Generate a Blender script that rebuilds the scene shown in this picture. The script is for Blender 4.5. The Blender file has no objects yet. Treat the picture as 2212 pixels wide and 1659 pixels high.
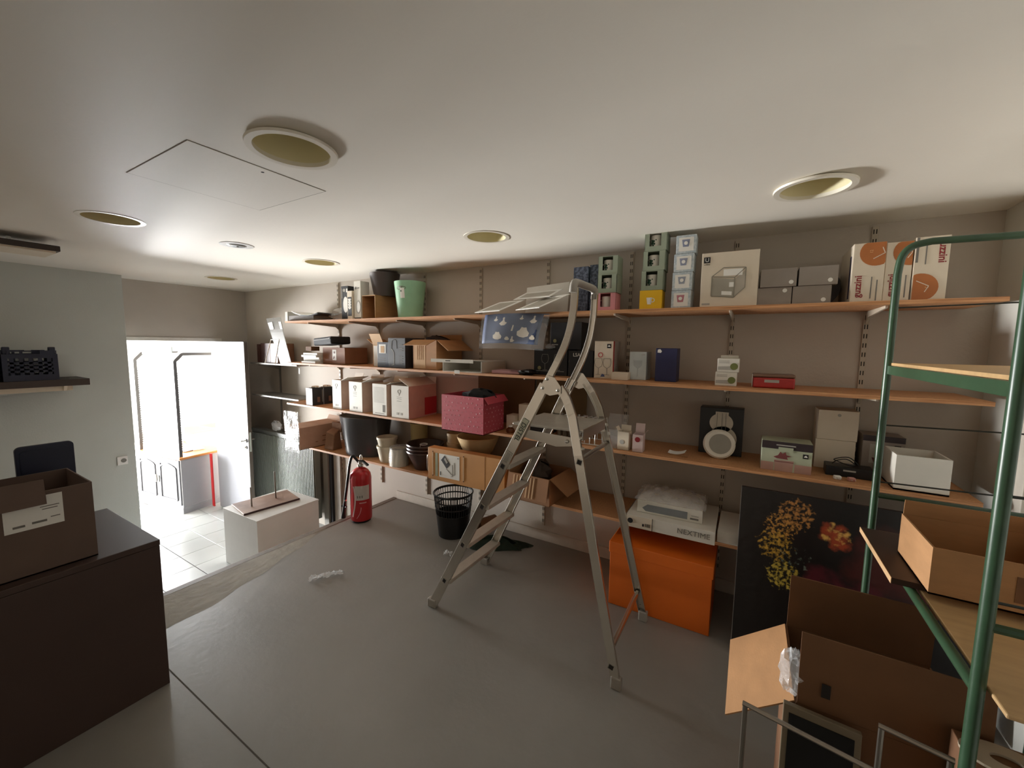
import bpy, bmesh, math, random
from math import sin, cos, pi, radians
from mathutils import Matrix, Vector
random.seed(7)
SC = bpy.context.scene
COL = SC.collection

# ---------------------------------------------------------------- camera
cam = bpy.data.objects.new('camera', bpy.data.cameras.new('camera'))
COL.objects.link(cam)
cam.data.sensor_width = 36.0
cam.data.lens = 865.98 / 2212 * 36.0
cam.data.clip_start = 0.02
yaw, pit, rol = radians(-30.6175), radians(-5.5409), radians(0.72114)
fw = Vector((sin(yaw)*cos(pit), cos(yaw)*cos(pit), sin(pit)))
r0 = Vector((cos(yaw), -sin(yaw), 0)); u0 = r0.cross(fw)
r1 = r0*cos(rol) + u0*sin(rol); u1 = -r0*sin(rol) + u0*cos(rol)
Mx = Matrix((r1, u1, -fw)).transposed().to_4x4(); Mx.translation = (0, 0, 1.6)
cam.matrix_world = Mx
SC.camera = cam

# ---------------------------------------------------------------- world, lights, exposure
world = bpy.data.worlds.new('world'); SC.world = world
world.use_nodes = True
world.node_tree.nodes['Background'].inputs[0].default_value = (1.0, 0.84, 0.66, 1)   # the dim room behind the viewer
world.node_tree.nodes['Background'].inputs[1].default_value = 0.32
def area(name, loc, direction, sx, sy, power, color):
    d = bpy.data.lights.new(name, 'AREA'); d.shape = 'RECTANGLE'; d.size = sx; d.size_y = sy
    d.energy = power; d.color = color
    o = bpy.data.objects.new(name, d); COL.objects.link(o); o.location = loc
    o.rotation_euler = Vector(direction).to_track_quat('-Z', 'Y').to_euler()
    return o
# daylight through the shop window: bright sunlit pavement low down, softer sky above
area('pavement_daylight', (-11.5, 1.75, -0.35), (1, 0.03, 0.2), 2.3, 1.1, 3000, (1.0, 0.985, 0.95))
area('sky_daylight', (-9.85, 2.45, 1.0), (1, 0.0, -0.02), 1.5, 1.8, 520, (0.92, 0.96, 1.0))
area('added_shop_light', (-9.7, -0.2, 0.35), (1, 0.38, 0.05), 2.2, 1.9, 950, (0.96, 0.98, 1.0))  # unseen lamp added before the solid wall to brighten the shelf wall near the door
SC.view_settings.view_transform = 'Standard'
SC.view_settings.look = 'None'
SC.view_settings.gamma = 1.0
SC.view_settings.use_curve_mapping = False
SC.view_settings.exposure = 0.55
SC.cycles.use_denoising = True
SC.cycles.max_bounces = 10
SC.cycles.diffuse_bounces = 7
SC.cycles.glossy_bounces = 3
SC.cycles.transparent_max_bounces = 12
SC.cycles.sample_clamp_indirect = 4.0
SC.cycles.caustics_reflective = False
SC.cycles.caustics_refractive = False

# ---------------------------------------------------------------- materials
def lin(c):
    return tuple(((v/255)/12.92 if v/255 <= 0.04045 else ((v/255+0.055)/1.055)**2.4) for v in c)
MATS = {}
def mat(name, rgb, rough=0.6, metal=0.0, var=0.08, scale=14.0, bump=0.0, bscale=60.0, alpha=1.0, coat=0.0, emit=0.0, stretch=None, rgb2=None, contrast=0.25):
    if name in MATS: return MATS[name]
    m = bpy.data.materials.new(name); m.use_nodes = True
    nt = m.node_tree; b = nt.nodes['Principled BSDF']
    c = lin(rgb)
    tc = nt.nodes.new('ShaderNodeTexCoord'); mp = nt.nodes.new('ShaderNodeMapping')
    if stretch: mp.inputs['Scale'].default_value = stretch
    nt.links.new(tc.outputs['Object'], mp.inputs[0])
    n = nt.nodes.new('ShaderNodeTexNoise'); n.inputs['Scale'].default_value = scale; n.inputs['Detail'].default_value = 4
    nt.links.new(mp.outputs[0], n.inputs['Vector'])
    r = nt.nodes.new('ShaderNodeValToRGB')
    r.color_ramp.elements[0].position = 0.5-contrast; r.color_ramp.elements[1].position = 0.5+contrast
    lo = lin(rgb2) if rgb2 else tuple(v*(1-2*var) for v in c)
    r.color_ramp.elements[0].color = (*lo, 1); r.color_ramp.elements[1].color = (*c, 1)
    nt.links.new(n.outputs['Fac'], r.inputs[0]); nt.links.new(r.outputs[0], b.inputs['Base Color'])
    b.inputs['Roughness'].default_value = rough; b.inputs['Metallic'].default_value = metal
    b.inputs['Coat Weight'].default_value = coat
    if bump:
        n2 = nt.nodes.new('ShaderNodeTexNoise'); n2.inputs['Scale'].default_value = bscale; n2.inputs['Detail'].default_value = 3
        nt.links.new(mp.outputs[0], n2.inputs['Vector'])
        bp = nt.nodes.new('ShaderNodeBump'); bp.inputs['Strength'].default_value = bump; bp.inputs['Distance'].default_value = 0.01
        nt.links.new(n2.outputs['Fac'], bp.inputs['Height']); nt.links.new(bp.outputs[0], b.inputs['Normal'])
    if alpha < 1: b.inputs['Alpha'].default_value = alpha
    if emit: b.inputs['Emission Color'].default_value = (*c, 1); b.inputs['Emission Strength'].default_value = emit
    MATS[name] = m
    return m
def glassy(name, rgb, alpha, rough=0.15, bump=0.0, bscale=20):
    m = mat(name, rgb, rough=rough, var=0.02, alpha=alpha, bump=bump, bscale=bscale)
    m.node_tree.nodes['Principled BSDF'].inputs['Specular IOR Level'].default_value = 0.8
    return m

WALL = mat('wall_paint', (192, 182, 169), 0.75, var=0.05, scale=2.2, bump=0.12, bscale=90)
GREYWALL = mat('grey_green_paint', (190, 195, 191), 0.7, var=0.04, scale=2.0, bump=0.1, bscale=80)
CEIL = mat('ceiling_paint', (243, 238, 228), 0.55, var=0.03, scale=1.4, bump=0.06, bscale=50)
CONC = mat('painted_concrete', (150, 147, 141), 0.42, var=0.13, scale=1.6, bump=0.10, bscale=30)
DUST = mat('dusty_screed', (166, 160, 147), 0.8, var=0.12, scale=9, bump=0.35, bscale=25)
TILE = mat('white_floor_tile', (166, 168, 166), 0.28, var=0.03, scale=5)
GROUT = mat('grey_grout', (92, 90, 87), 0.8)
SHOPW = mat('shop_white_paint', (172, 170, 166), 0.6, var=0.02)
CHIP = mat('chipboard', (205, 150, 103), 0.55, var=0.16, scale=95, bump=0.05, bscale=120)
PLY = mat('ply_edge', (214, 160, 112), 0.6, rgb2=(160, 104, 62), scale=18, stretch=(0.25, 0.25, 14), contrast=0.15)
GREYSH = mat('grey_shelf_board', (140, 136, 130), 0.6, var=0.12, scale=20)
UPR = mat('cream_steel', (190, 178, 160), 0.5, var=0.06)
SLOT = mat('slot_dark', (38, 33, 29), 0.8)
KRAFT = mat('kraft_card', (178, 132, 88), 0.75, var=0.09, scale=9, bump=0.05, bscale=80, stretch=(1, 1, 4))
KRAFTD = mat('brown_card', (120, 82, 52), 0.75, var=0.10, scale=8)
KRAFTL = mat('pale_kraft_card', (205, 166, 122), 0.75, var=0.08, scale=9)
WCARD = mat('white_card', (226, 222, 212), 0.6, var=0.03)
CREAM = mat('cream_card', (224, 211, 191), 0.6, var=0.03)
PAPER = mat('white_paper', (238, 236, 230), 0.6, var=0.02)
INK = mat('black_ink', (24, 23, 24), 0.6, var=0.02)
GINK = mat('grey_ink', (120, 116, 110), 0.7, var=0.05)
LGINK = mat('pale_grey_ink', (176, 172, 164), 0.7, var=0.05)
RINK = mat('dark_red_ink', (140, 28, 36), 0.6, var=0.03)
BLK = mat('black_card', (28, 26, 27), 0.55, var=0.05)
BLKP = mat('black_plastic', (17, 17, 19), 0.4, var=0.05)
DGREY = mat('dark_grey_card', (62, 63, 68), 0.5, var=0.08)
GCARD = mat('grey_card', (150, 140, 131), 0.6, var=0.05)
ALU = mat('aluminium', (226, 220, 210), 0.27, metal=1.0, var=0.08, scale=6, stretch=(1, 1, 0.2))
ALUF = mat('ribbed_aluminium', (196, 190, 178), 0.45, metal=0.6, var=0.06, scale=20, bump=0.3, bscale=160)
STEEL = mat('bright_steel', (215, 212, 205), 0.25, metal=0.95, var=0.03)
CHROME = mat('worn_chrome', (140, 132, 122), 0.3, metal=0.9, var=0.08)
GREYP = mat('grey_plastic', (160, 154, 145), 0.45, var=0.05)
GREEN = mat('green_enamel', (52, 80, 56), 0.35, var=0.12, scale=25)
WOOD = mat('shelf_wood', (196, 160, 112), 0.55, var=0.10, scale=7, stretch=(1, 6, 1))
CLEAR = glassy('clear_plastic', (235, 238, 240), 0.16, 0.08, 0.5, 30)
FILM = glassy('crinkled_film', (240, 242, 244), 0.34, 0.12, 0.9, 45)
FROST = glassy('frosted_acrylic', (128, 125, 117), 0.5, 0.3)
GLASS = glassy('shelf_glass', (120, 134, 130), 0.14, 0.05)
WHITEP = mat('white_plastic', (232, 232, 230), 0.35, var=0.02)
CERAM = mat('white_ceramic', (230, 224, 212), 0.25, var=0.02)

# ---------------------------------------------------------------- mesh builder
class MB:
    def __init__(self, M=None): self.v = []; self.f = []; self.M = M
    def add(self, vs, fs, M=None):
        o = len(self.v); M = M or self.M
        for p in vs:
            p = Vector(p)
            self.v.append(tuple(M @ p) if M else tuple(p))
        self.f += [tuple(i+o for i in f) for f in fs]
        return self
    def box(self, x0, x1, y0, y1, z0, z1, M=None):
        vs = [(x0,y0,z0),(x1,y0,z0),(x1,y1,z0),(x0,y1,z0),(x0,y0,z1),(x1,y0,z1),(x1,y1,z1),(x0,y1,z1)]
        return self.add(vs, [(0,3,2,1),(4,5,6,7),(0,1,5,4),(1,2,6,5),(2,3,7,6),(3,0,4,7)], M)
    def hexa(self, b, t):   # bottom quad, top quad
        return self.add(list(b)+list(t), [(0,3,2,1),(4,5,6,7),(0,1,5,4),(1,2,6,5),(2,3,7,6),(3,0,4,7)])
    def prism(self, pts, vec, M=None):   # polygon (3D points) extruded by vec
        n = len(pts); vec = Vector(vec)
        vs = [Vector(p) for p in pts] + [Vector(p)+vec for p in pts]
        fs = [tuple(range(n))[::-1], tuple(range(n, 2*n))] + [(i, (i+1) % n, n+(i+1) % n, n+i) for i in range(n)]
        return self.add(vs, fs, M)
    def lathe(self, prof, n=24, c=(0,0,0), sx=1, sy=1, M=None, close=False):
        vs = []; fs = []; k = len(prof)
        for r, z in prof:
            for i in range(n):
                a = 2*pi*i/n; vs.append((c[0]+sx*r*cos(a), c[1]+sy*r*sin(a), c[2]+z))
        for j in range(k-1 if not close else k):
            j2 = (j+1) % k
            for i in range(n):
                fs.append((j*n+i, j*n+(i+1) % n, j2*n+(i+1) % n, j2*n+i))
        if not close:
            fs.append(tuple(range(n))[::-1]); fs.append(tuple((k-1)*n+i for i in range(n)))
        return self.add(vs, fs, M)
    def cyl(self, p0, p1, r, r2=None, n=12, M=None):
        p0 = Vector(p0); p1 = Vector(p1); d = p1-p0
        q = d.to_track_quat('Z', 'Y').to_matrix().to_4x4(); q.translation = p0
        if M: q = M @ q
        elif self.M: q = self.M @ q
        return self.lathe([(r, 0), (r if r2 is None else r2, d.length)], n, M=q)
    def tube(self, path, r, n=8, closed=False):
        P = [Vector(p) for p in path]; k = len(P); vs = []; fs = []; prev = None
        for i, p in enumerate(P):
            if closed: t = P[(i+1) % k]-P[i-1]
            else: t = P[min(i+1, k-1)]-P[max(i-1, 0)]
            t.normalize()
            if prev is None:
                a = Vector((0,0,1)) if abs(t.z) < 0.9 else Vector((1,0,0)); u = t.cross(a).normalized()
            else:
                u = (prev - t*prev.dot(t)).normalized()
            prev = u; w = t.cross(u)
            rr = r[i] if isinstance(r, (list, tuple)) else r
            for j in range(n):
                a = 2*pi*j/n; vs.append(p + (u*cos(a)+w*sin(a))*rr)
        for i in range(k if closed else k-1):
            i2 = (i+1) % k
            for j in range(n):
                fs.append((i*n+j, i*n+(j+1) % n, i2*n+(j+1) % n, i2*n+j))
        if not closed:
            fs.append(tuple(range(n))[::-1]); fs.append(tuple((k-1)*n+j for j in range(n)))
        return self.add(vs, fs)
    def sweep(self, prof, path, side):   # closed profile (a,b): a across the path, b along side
        P = [Vector(p) for p in path]; side = Vector(side).normalized(); k = len(P); n = len(prof); vs = []; fs = []
        for i, p in enumerate(P):
            t = (P[min(i+1, k-1)]-P[max(i-1, 0)]).normalized()
            nn = side.cross(t).normalized(); b = side
            for a, c in prof: vs.append(p + nn*a + b*c)
        for i in range(k-1):
            for j in range(n):
                fs.append((i*n+j, i*n+(j+1) % n, (i+1)*n+(j+1) % n, (i+1)*n+j))
        fs.append(tuple(range(n))[::-1]); fs.append(tuple((k-1)*n+j for j in range(n)))
        return self.add(vs, fs)
    def grid(self, fn, nu, nv, thick=0.0):
        vs = []; fs = []
        for i in range(nu+1):
            for j in range(nv+1): vs.append(fn(i/nu, j/nv))
        for i in range(nu):
            for j in range(nv):
                a = i*(nv+1)+j; fs.append((a, a+nv+1, a+nv+2, a+1))
        return self.add(vs, fs)
    def build(self, name, m, parent=None, bevel=0.0, smooth=False, seg=2, solid=0.0, label=None):
        me = bpy.data.meshes.new(name); me.from_pydata(self.v, [], self.f)
        bm = bmesh.new(); bm.from_mesh(me); bmesh.ops.recalc_face_normals(bm, faces=bm.faces)
        bm.to_mesh(me); bm.free()
        me.materials.append(m)
        if smooth:
            me.polygons.foreach_set('use_smooth', [True]*len(me.polygons))
            me.set_sharp_from_angle(angle=radians(38))
        o = bpy.data.objects.new(name, me); COL.objects.link(o)
        if parent: o.parent = parent
        if solid:
            s = o.modifiers.new('s', 'SOLIDIFY'); s.thickness = solid; s.offset = 0
        if bevel:
            b = o.modifiers.new('b', 'BEVEL'); b.width = bevel; b.segments = seg; b.limit_method = 'ANGLE'; b.angle_limit = radians(40)
        if label: o['label'] = label
        return o

def tag(o, label, cat, group=None):
    o['label'] = label; o['category'] = cat
    if group: o['group'] = group
    return o
def T(name, label, cat, loc=(0,0,0), rz=0.0, group=None):
    o = bpy.data.objects.new(name, None); COL.objects.link(o)
    o.empty_display_size = 0.05; o.location = loc; o.rotation_euler = (0, 0, radians(rz))
    return tag(o, label, cat, group)
def S(name, mb, m, parent=None, bevel=0.0, smooth=False):
    o = mb.build(name, m, parent, bevel, smooth)
    if parent is None: o['kind'] = 'structure'
    return o
def dup(root, loc, label=None, rz=None):
    r = root.copy(); COL.objects.link(r); r.location = loc
    if rz is not None: r.rotation_euler = (0, 0, radians(rz))
    if label: r['label'] = label
    for ch in list(root.children):
        c = ch.copy(); COL.objects.link(c); c.parent = r
        for g in list(ch.children):
            d = g.copy(); COL.objects.link(d); d.parent = c
    return r

# printed pieces on a box whose front face is local y = 0 and right face local x = w
def fr(t, name, x0, x1, z0, z1, m, y=0.0, th=0.0012):
    return MB().box(x0, x1, y-th, y-0.0002, z0, z1).build(name, m, t)
def sd(t, name, w, y0, y1, z0, z1, m, th=0.0012):
    return MB().box(w+0.0002, w+th, y0, y1, z0, z1).build(name, m, t)
def fpoly(t, name, pts, m, y=0.0, th=0.0014):
    return MB().prism([(x, y-th, z) for x, z in pts], (0, th-0.0002, 0)).build(name, m, t)
def fdisc(t, name, x, z, r, m, y=0.0, th=0.0014, n=28, sx=1.0, cut=None):
    pts = [(x+sx*r*cos(2*pi*i/n), z+r*sin(2*pi*i/n)) for i in range(n)]
    if cut is not None: pts = [(min(a, cut[1]), min(c, cut[3])) if True else 0 for a, c in pts]
    if cut is not None: pts = [(max(a, cut[0]), max(c, cut[2])) for a, c in pts]
    return fpoly(t, name, pts, m, y, th)
def fring(t, name, x, z, r, w, m, y=0.0, th=0.0014, n=28):
    b = MB(); vs = []; fs = []
    for i in range(n):
        a = 2*pi*i/n
        for rr in (r-w, r):
            for yy in (y-th, y-0.0002): vs.append((x+rr*cos(a), yy, z+rr*sin(a)))
    for i in range(n):
        j = (i+1) % n
        for q in ((0,1),(1,3),(3,2),(2,0)): fs.append((i*4+q[0], i*4+q[1], j*4+q[1], j*4+q[0]))
    return b.add(vs, fs).build(name, m, t)
def fline(t, name, pts, w, m, y=0.0, th=0.0014):
    b = MB()
    for (x0, z0), (x1, z1) in zip(pts[:-1], pts[1:]):
        d = Vector((x1-x0, 0, z1-z0)); n = Vector((-d.z, 0, d.x)).normalized()*w/2
        p = Vector((x0, y-th, z0)); q = Vector((x1, y-th, z1))
        b.prism([p+n, p-n, q-n, q+n], (0, th-0.0002, 0))
    return b.build(name, m, t)
def text(t, name, s, loc, size, m, rot=(90, 0, 0), bold=0.0):
    cu = bpy.data.curves.new(name, 'FONT'); cu.body = s; cu.size = size; cu.extrude = 0.0004; cu.offset = bold
    cu.align_x = 'CENTER'; cu.align_y = 'CENTER'
    to = bpy.data.objects.new('tmp', cu); COL.objects.link(to)
    me = bpy.data.meshes.new_from_object(to.evaluated_get(bpy.context.evaluated_depsgraph_get()))
    bpy.data.objects.remove(to); bpy.data.curves.remove(cu)
    me.materials.clear(); me.materials.append(m)
    o = bpy.data.objects.new(name, me); COL.objects.link(o); o.parent = t
    o.location = loc; o.rotation_euler = [radians(a) for a in rot]
    return o

def pbox(name, label, cat, x, y, z, w, d, h, m, rz=0.0, group=None, bev=0.002):
    t = T(name, label, cat, (x, y, z+0.0006), rz, group)
    MB().box(0, w, 0, d, 0, h).build('carton_body', m, t, bevel=bev)
    return t
def open_carton(name, label, cat, x, y, z, w, d, h, m, rz=0.0, flaps=(), group=None, th=0.005, skip='', mi=None):
    """flaps: (side, length, angle) side f/b/l/r; angle 0 = straight up, 90 = flat outward, 180 = hanging outside"""
    t = T(name, label, cat, (x, y, z+0.0006), rz, group)
    b = MB(); b.box(0, w, 0, d, 0, th)
    if 'f' not in skip: b.box(0, w, 0, th, 0, h)
    if 'b' not in skip: b.box(0, w, d-th, d, 0, h)
    if 'l' not in skip: b.box(0, th, th, d-th, 0, h)
    if 'r' not in skip: b.box(w-th, w, th, d-th, 0, h)
    b.build('carton_body', m, t)
    for side, ln, ang in flaps:
        a = radians(ang); e = 0.003
        if side == 'f': M = Matrix.Translation((0, 0, h)) @ Matrix.Rotation(a, 4, 'X'); q = MB(M).box(e, w-e, 0, th*0.8, 0.001, ln)
        if side == 'b': M = Matrix.Translation((0, d, h)) @ Matrix.Rotation(-a, 4, 'X'); q = MB(M).box(e, w-e, -th*0.8, 0, 0.001, ln)
        if side == 'l': M = Matrix.Translation((0, 0, h)) @ Matrix.Rotation(-a, 4, 'Y'); q = MB(M).box(0, th*0.8, e, d-e, 0.001, ln)
        if side == 'r': M = Matrix.Translation((w, 0, h)) @ Matrix.Rotation(a, 4, 'Y'); q = MB(M).box(-th*0.8, 0, e, d-e, 0.001, ln)
        q.build('flap', m, t)
    return t

# ================================================================ ROOM
H = 2.265
fl = S('floor', MB().box(-3.07, 1.0, -3.5, 2.875, -0.62, 0.0), CONC)
S('trim_1', MB().box(-3.125, -3.07, -1.5, 2.875, -0.6, 0.004), mat('edge_strip', (128, 116, 104), 0.6, var=0.12, scale=30), bevel=0.003)
# screed patch: thin wedge of dusty screed along the step
b = MB(); n = 40; vs = []
for i in range(n+1):
    y = 0.3 + 1.75*i/n
    w = 0.36*(1 - max(0, (i/n-0.35)/0.65)**1.3) + 0.012*sin(i*0.8)
    vs += [(-3.068, y, 0.0045), (-3.068+max(0.01, w), y, 0.0006)]
b.add(vs, [(2*i, 2*i+1, 2*i+3, 2*i+2) for i in range(n)])
b.build('screed_patch', DUST, fl)
MB().box(-2.9, 0.3, 0.714, 0.719, 0.0002, 0.0008).build('floor_joint', mat('joint_dark', (84, 78, 70), 0.9), fl)
# lower tiled floor of the shop
tf = S('floor_lower', MB().box(-10.0, -3.125, -1.5, 4.6, -0.7, -0.606), GROUT)
tm = None
for ix in range(12):
    for iy in range(6):
        x = -3.92 - ix*0.325 + 0.325*2; y = 1.005 + iy*0.32
        if x < -7.4: continue
        if tm is None:
            o = MB().box(0.002, 0.323, 0.002, 0.318, -0.606, -0.6).build('tile', TILE, tf, bevel=0.0015, seg=1); tm = o.data
        else:
            o = bpy.data.objects.new('tile', tm); COL.objects.link(o); o.parent = tf
            bv = o.modifiers.new('b', 'BEVEL'); bv.width = 0.0015; bv.segments = 1
        o.location = (x, y, random.uniform(-0.0006, 0.0006)); 
o = MB().box(-10, -7.5, -1.5, 4.6, -0.606, -0.6).build('tile_field', TILE, tf)
o = MB().box(-7.5, -3.13, -1.5, 1.004, -0.606, -0.6).build('tile_field', TILE, tf)
# ceiling with round openings for the downlights
LAMPS = [(-1.389, 0.854), (-3.071, 0.835), (-1.45, 2.118), (-3.123, 2.125), (-4.857, 2.147), (0.184, 2.099)]
LR = 0.128
bm = bmesh.new()
def loop(pts):
    vs = [bm.verts.new((x, y, H)) for x, y in pts]
    for i in range(len(vs)): bm.edges.new((vs[i], vs[(i+1) % len(vs)]))
loop([(-5.9, -3.5), (1.1, -3.5), (1.1, 2.9), (-5.9, 2.9)])
for x, y in LAMPS: loop([(x+LR*cos(2*pi*i/40), y+LR*sin(2*pi*i/40)) for i in range(40)])
bmesh.ops.triangle_fill(bm, use_beauty=True, use_dissolve=False, edges=bm.edges[:])
for f in list(bm.faces):
    c = f.calc_center_median()
    if any((c.x-x)**2+(c.y-y)**2 < (LR*0.97)**2 for x, y in LAMPS): bm.faces.remove(f)
me = bpy.data.meshes.new('ceiling'); bm.to_mesh(me); bm.free(); me.materials.append(CEIL)
ce = bpy.data.objects.new('ceiling', me); COL.objects.link(ce); ce['kind'] = 'structure'
MB().box(-5.9, 1.1, -3.5, 2.9, H+0.32, H+0.36).build('ceiling_slab', CEIL, ce)
# walls
wb = S('wall_back', MB().box(-5.88, 1.12, 2.875, 3.0, -0.6, H+0.32), WALL)
S('baseboard_back', MB().box(-3.07, 1.0, 2.862, 2.875, 0.0, 0.085), mat('baseboard_paint', (206, 196, 182), 0.5), bevel=0.003)
wr = S('wall_right', MB().box(1.0, 1.12, -3.5, 2.875, -0.6, H+0.32), mat('right_wall_paint', (216, 215, 208), 0.7, var=0.04, scale=3))
MB().box(0.985, 1.0, 2.42, 2.50, 0.0, 1.9).build('corner_strip', mat('strip_paint', (214, 206, 194), 0.5), wr, bevel=0.002)
MB().box(0.994, 1.0, 2.555, 2.562, 0.0, 1.9).build('joint_line', mat('joint_grey', (120, 112, 102), 0.8), wr)
wl = S('wall_left', MB().box(-5.88, -5.6, -3.5, 1.565, -0.6, H+0.32), GREYWALL, bevel=0.004)
wd = S('wall_door', MB().box(-6.0, -5.88, 1.0, 2.875, 1.64, H+0.32).box(-6.0, -5.88, 2.53, 2.875, -0.6, 1.64).box(-6.0, -5.88, -1.5, 1.565, -0.6, H+.32), mat('lintel_paint', (188, 181, 172), 0.75, var=0.05, scale=3))
# shop shell
S('wall_shop_far', MB().box(-10.12, -10.0, -1.5, 0.4, -0.6, 2.6).box(-10.12, -10.0, 4.55, 4.7, -0.6, 2.6).box(-10.12, -10.0, 0.4, 4.55, 2.1, 2.6).box(-14, -10, -1.5, 6.5, -.8, -0.62), SHOPW)
S('wall_shop_side', MB().box(-10.0, -6.0, 4.6, 4.72, -0.6, 2.6), SHOPW)
S('wall_shop_front', MB().box(-10.0, -5.88, -1.62, -1.5, -0.6, 2.6), SHOPW)
S('wall_shop_near', MB().box(-6.0, -5.9, 2.875, 4.6, -0.6, 2.6), SHOPW)
S('ceiling_shop', MB().box(-10.0, -5.9, -1.5, 4.6, 2.3, 2.4), SHOPW)
wn = T('window_1', 'shop window', 'window'); del wn['category']; wn['kind'] = 'structure'; del wn['label']
for y in (0.42, 4.48): MB().box(-10.04, -9.96, y, y+0.05, -0.5, 2.1).build('window_mullion', WHITEP, wn)
MB().box(-12.6, -12.5, -1.5, 6.5, -0.62, 2.9).build('window_pane', mat('daylit_pane', (250, 250, 250), 0.5, var=0.0, emit=0.56), wn)
MB().box(-10.04, -9.96, 0.42, 4.53, 2.05, 2.1).build('window_head', WHITEP, wn)
# door frame and leaf
df = T('trim_2', 'x', 'x'); del df['category']; del df['label']; df['kind'] = 'structure'
FRM = mat('door_frame_paint', (214, 210, 202), 0.4)
MB().box(-5.99, -5.865, 1.55, 2.56, 1.60, 1.64).build('frame_head', FRM, df, bevel=0.003)
MB().box(-5.99, -5.875, 1.545, 1.575, -0.6, 1.60).build('frame_jamb', FRM, df, bevel=0.003)
MB().box(-5.99, -5.875, 2.53, 2.56, -0.6, 1.60).build('frame_jamb', FRM, df, bevel=0.003)
dr = T('door_1', 'x', 'x', (-5.985, 2.482, -0.6), 0.6); del dr['category']; del dr['label']; dr['kind'] = 'structure'
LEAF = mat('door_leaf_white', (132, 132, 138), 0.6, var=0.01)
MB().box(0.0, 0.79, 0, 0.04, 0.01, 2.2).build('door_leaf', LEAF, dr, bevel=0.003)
MB().box(0.7903, 0.796, 0.0, 0.04, 0.02, 2.195).build('door_edge', mat('door_edge_dark', (96, 88, 80), 0.6), dr)
MB().box(0.796, 0.7975, 0.009, 0.031, 0.86, 1.10).build('lock_plate', STEEL, dr)
for s in (-1, 1):
    y = 0.0 if s < 0 else 0.04
    MB().cyl((0.735, y, 0.995), (0.735, y+s*0.012, 0.995), 0.026, n=20).cyl((0.735, y, 0.995), (0.735, y+s*0.05, 0.995), 0.010).tube([(0.735, y+s*0.05, 0.995), (0.69, y+s*0.052, 0.997), (0.61, y+s*0.05, 0.99)], 0.010).build('door_handle', STEEL, dr, smooth=True)
    MB().cyl((0.735, y, 0.91), (0.735, y+s*0.010, 0.91), 0.022, n=16).box(0.730, 0.740, min(y, y+s*0.02), max(y, y+s*0.02), 0.895, 0.925).build('key_rosette', STEEL, dr)
# ceiling hatch (flush panel with a dark joint)
t = T('ceiling_hatch', 'flush rectangular access panel in the ceiling with a thin dark joint', 'hatch', (-1.915, 0.903, H-0.0016), 0.4)
MB().box(-0.262, 0.262, -0.252, 0.252, 0, 0.0015).build('hatch_panel', CEIL, t)
MB().box(-0.2655, -0.262, -0.2555, 0.2555, 0.0006, 0.0014).box(0.262, 0.2655, -0.2555, 0.2555, 0.0006, 0.0014).box(-0.262, 0.262, -0.2555, -0.252, 0.0006, 0.0014).box(-0.262, 0.262, 0.252, 0.2555, 0.0006, 0.0014).build('joint', mat('joint_shadow', (150, 142, 128), 0.9), t)
MB().cyl((0.225, 0.008, -0.0006), (0.225, 0.008, 0.0), 0.006, n=12).build('keyhole', SLOT, t)
# recessed downlights
REFL = mat('satin_gold_reflector', (226, 216, 176), 0.45, metal=0.0, var=0.05, scale=4)
RIMW = mat('downlight_rim', (232, 226, 212), 0.35, var=0.02)
names = ['large recessed downlight beside the ceiling hatch, nearest the viewer', 'recessed downlight at the far left of the ceiling, above the wall shelf with crates',
         'recessed downlight in the ceiling above the middle of the shelves', 'recessed downlight just left of the dark bucket on the top shelf', 
         'farthest recessed downlight, in front of the door lintel', 'recessed downlight at right, above the boxes with orange clocks']
lamp = None
for i, (x, y) in enumerate(LAMPS):
    drop = 0.012 if i in (0, 5) else 0.0
    if lamp is None or drop or True:
        t = T('downlight', names[i], 'light', (x, y, H), 0, 'recessed ceiling downlights')
        b = MB().lathe([(0.119, -0.003-drop), (0.142, -0.003-drop), (0.1425, -0.0005), (0.120, 0.0)] if not drop else [(0.119, -0.004-drop), (0.141, -0.004-drop), (0.143, -0.008), (0.128, -0.0005), (0.119, -0.001)], 48, close=True)
        b.build('rim', RIMW, t, smooth=True)
        MB().lathe([(0.1195, -drop), (0.117, 0.05), (0.112, 0.10), (0.100, 0.155), (0.08, 0.175), (0.002, 0.18)], 48).build('reflector', REFL, t, smooth=True)
        MB().tube([(-0.02, 0.03, 0.17), (-0.02, 0.03, 0.10), (0.0, 0.03, 0.08), (0.02, 0.03, 0.10), (0.02, 0.03, 0.17)], 0.008).build('lamp_tube', WHITEP, t, smooth=True)
# open the reflector undersides: remove the disc that closes the mouth
for o in [o for o in COL.objects if o.name.startswith('reflector')]:
    bm = bmesh.new(); bm.from_mesh(o.data)
    bmesh.ops.delete(bm, geom=[f for f in bm.faces if len(f.verts) > 10 and f.calc_center_median().z < 0.02], context='FACES')
    bm.to_mesh(o.data); bm.free()
t = T('spotlight', 'small white round spotlight set in the ceiling near the far downlights', 'light', (-3.103, 1.479, H))
MB().lathe([(0.06, -0.004), (0.1, -0.003), (0.102, -0.0005), (0.06, -0.0006)], 40, close=True).build('rim', WHITEP, t, smooth=True)
MB().lathe([(0.0, -0.010), (0.03, -0.012), (0.05, -0.008), (0.059, -0.002)], 32).build('lens', mat('lens_white', (206, 212, 214), 0.2), t, smooth=True)
MB().cyl((0.01, 0, -0.016), (0.01, 0, -0.010), 0.006, n=10).build('screw', GREYP, t)
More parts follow.
